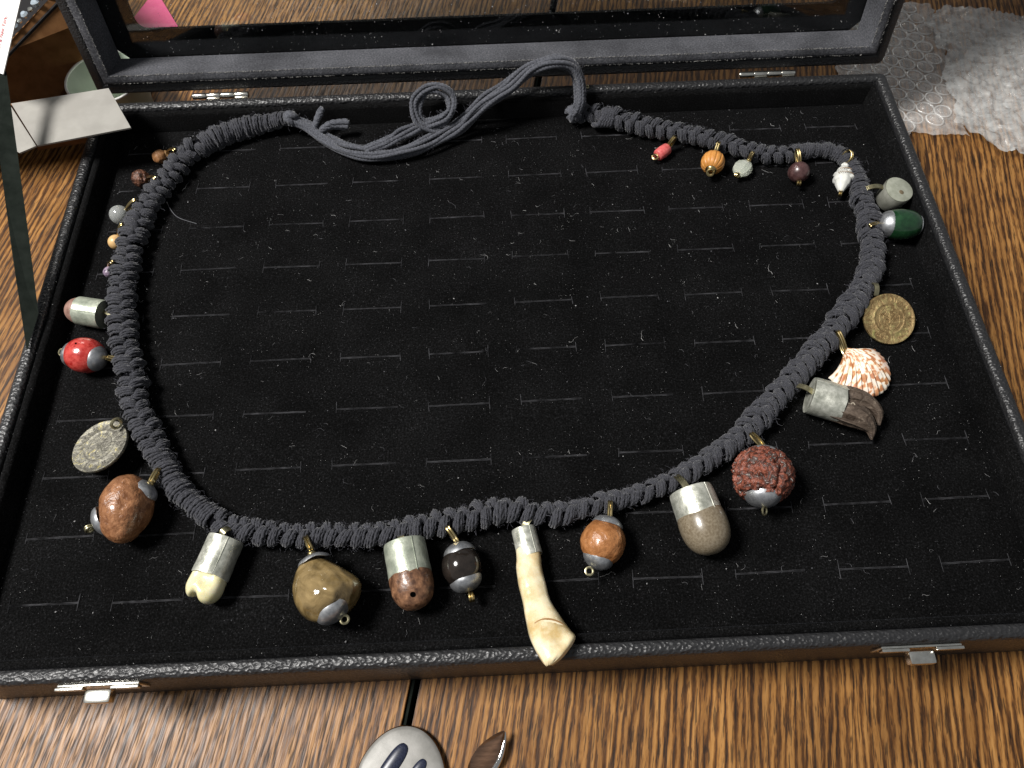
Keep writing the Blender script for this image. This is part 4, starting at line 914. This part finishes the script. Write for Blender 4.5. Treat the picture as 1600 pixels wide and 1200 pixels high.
sheet([(-20.4, 10.9, 4.55), (-18.5, 11.25, 4.55), (-19.7, 13.0, .4), (-22.0, 12.6, .4)], .08, M['kraft'], 'flap_panel', cb)
dc = tag(sheet([(-19.0, 16.9, 5.2), (-21.3, 11.0, 5.2), (-30, 10, 5.2), (-30, 20, 5.2)], .1, M['box_shade'], 'box_shade_sheet'), 'black sheet painting the shade inside the cardboard box', 'shade sheet')  # sheet added to paint the dark, shaded box interior
ch = tag(empty('rhinestone_chain', (-20, 15, 5.5)), 'string of clear and grey rhinestones along the edge of the cardboard box', 'chain'); ch.location = (0, 0, 0)
for k in range(9):
    q = k / 8; p = Vector((-19.45, 16.45, 5.62)).lerp(Vector((-20.55, 13.5, 5.62)), q); r_ = (.17, .11, .19, .12)[k % 4]
    lathe([(-r_, 0), (-r_ * .5, r_ * .8), (r_ * .2, r_), (r_ * .7, r_ * .6), (r_ * .75, 0)], 8, M=Matrix.Translation(p + Vector((-.12, .05, r_ * .4))) @ Matrix.Rotation(k, 4, 'Z') @ Matrix.Rotation(R(-80), 4, 'Y')).build('rhinestone', M['crystal'] if k % 2 == 0 else M['nickel'], ch, False)
dish = tag(empty('green_dish', (-18.3, 14.95, 0)), 'small pale green dish with a white rim behind the case corner', 'dish')
lathe([(.02, 0), (.02, 1.2), (.4, 1.4), (2.35, 1.78), (2.42, 1.82), (2.46, 1.78), (2.40, 1.72), (.6, 1.30), (.2, 1.1), (.2, 0)], 48, M=DZ).build('bowl', M['celadon'], dish)
tube([(1.78 * math.cos(R(9 * k)), 1.78 * math.sin(R(9 * k)), 2.44) for k in range(40)], .06, 8, True).build('rim', M['paper'], dish)
tag(sheet([(-20.4, 19.8, .10), (-16.2, 20.3, .10), (-18.8, 25.0, .10), (-19.2, 30, .10), (-18.9, 16.5, .10)][:3] + [(-18.9, 25.5, .10), (-19.0, 24, .10)], .06, M['pink'], 'pink_card'), 'bright pink card on the table behind the glass lid', 'card')

# a white printed card with a black strip leaning over the left edge
wc = tag(empty('printed_card', (-17.2, -.6, 3.5)), 'white card with red printing held by a black strip against the case edge', 'card'); wc.location = (0, 0, 0)
A1, B1, C2, D2 = Vector((-19.13, 10.15, 6.6)), Vector((-18.08, 12.49, 8.2)), Vector((-20.0, 12.62, 8.2)), Vector((-20.5, 10.85, 6.6))
ud = (B1 - A1).normalized(); nd = ud.cross(C2 - A1).normalized(); nd = nd if nd.z > 0 else -nd; vd = nd.cross(ud)
sheet([A1, B1, C2, D2], .05, M['paper'], 'card', wc)
sheet([(-17.15, -.72, 3.62), (-17.04, .78, 3.75), (-17.64, 3.68, 4.6), (-19.09, 10.37, 6.56), (-19.45, 10.32, 6.56), (-19.0, 7.02, 5.7), (-18.09, 2.88, 4.5)], .05, M['black_card'], 'black_strip', wc)
def text_obj(body_, size, M0, mat, parent):
    cu = bpy.data.curves.new('lettering', 'FONT'); cu.body = body_; cu.size = size * CM; cu.extrude = .004 * CM
    o = bpy.data.objects.new('lettering', cu); COL.objects.link(o); bpy.context.view_layer.update()
    me = bpy.data.meshes.new_from_object(o.evaluated_get(bpy.context.evaluated_depsgraph_get())); bpy.data.objects.remove(o)
    me.materials.append(mat); q = bpy.data.objects.new('lettering', me); COL.objects.link(q); q.parent = parent; q.matrix_local = M0
for off, s_ in ((.34, 'nstitution & New York, '),):
    B_ = Matrix((ud, vd, nd)).transposed().to_4x4()
    text_obj(s_, .19, Matrix.Translation((A1 + ud * .35 + vd * off + nd * .03) * CM) @ B_, M['red_ink'], wc)

# ------------------------------------------------------------------ small loose bits
tag(tube([(16.38, -9.52, 2.62), (16.36, -9.8, 2.66), (16.30, -10.2, 2.72), (16.2, -10.9, 2.8)], lambda i, n: .02 + .05 * i, 8).build('white_splinter', M['paper']), 'pointed white splinter on the velvet by the right case wall', 'splinter')
tag(tube([(4.16 + .07 * math.cos(R(30 * k)), 11.72 + .07 * math.sin(R(30 * k)), 3.535) for k in range(12)], .035, 7, True).build('seed_bead', M['old_brass']), 'tiny brass seed bead lying on the back rim of the case', 'bead')
tag(tube(catmull([(-13.95, 7.0, 2.53), (-13.7, 6.55, 2.56), (-13.3, 6.1, 2.55), (-12.5, 5.75, 2.53)], 20)[0], .013, 5).build('white_hair', M['lint']), 'curved white hair on the velvet beside the left cord', 'hair')
def lint():
    mb = MB(); rnd = random.Random(21)
    for i in range(6500):
        x, y = rnd.uniform(-16.6, 16.6), rnd.uniform(-11.1, 11.1); big = rnd.random() < .018
        s = rnd.uniform(.022, .04) if big else rnd.uniform(.005, .013)
        lathe([(-s, 0), (0, s * .7), (s, 0)], 4, mb, Matrix.Translation((x, y, PAD + .012)) @ Matrix.Rotation(rnd.uniform(0, 6), 4, 'Z'))
    for i in range(420):
        x, y = rnd.uniform(-16.4, 16.4), rnd.uniform(-11, 11); a0 = rnd.uniform(0, 6.3); L = rnd.uniform(.04, .16) * (2.2 if rnd.random() < .1 else 1); p = Vector((x, y, PAD + .016)); pts = [p]
        for k in range(5):
            a0 += rnd.uniform(-.9, .9); p = p + Vector((math.cos(a0), math.sin(a0), rnd.uniform(-.02, .03))) * L / 3; pts.append(Vector((p.x, p.y, max(PAD + .012, p.z))))
        tube(pts, .0045, 3, mb=mb)
    for i in range(260):
        e = rnd.choice('lrfb'); x = rnd.uniform(-17.3, 17.3); y = rnd.uniform(-11.8, 11.8); k = rnd.uniform(.1, .72)
        if e == 'l': x = -17.5 + k
        if e == 'r': x = 17.5 - k
        if e == 'f': y = -12 + k
        if e == 'b': y = 12 - k
        s = rnd.uniform(.007, .018); lathe([(-s, 0), (0, s * .7), (s, 0)], 4, mb, Matrix.Translation((x, y, 3.51 if k < .4 else 3.37)))
    return mb
tag(lint().build('lint', M['lint']), 'pale lint and dust specks scattered over the black velvet', 'lint', kind='stuff')
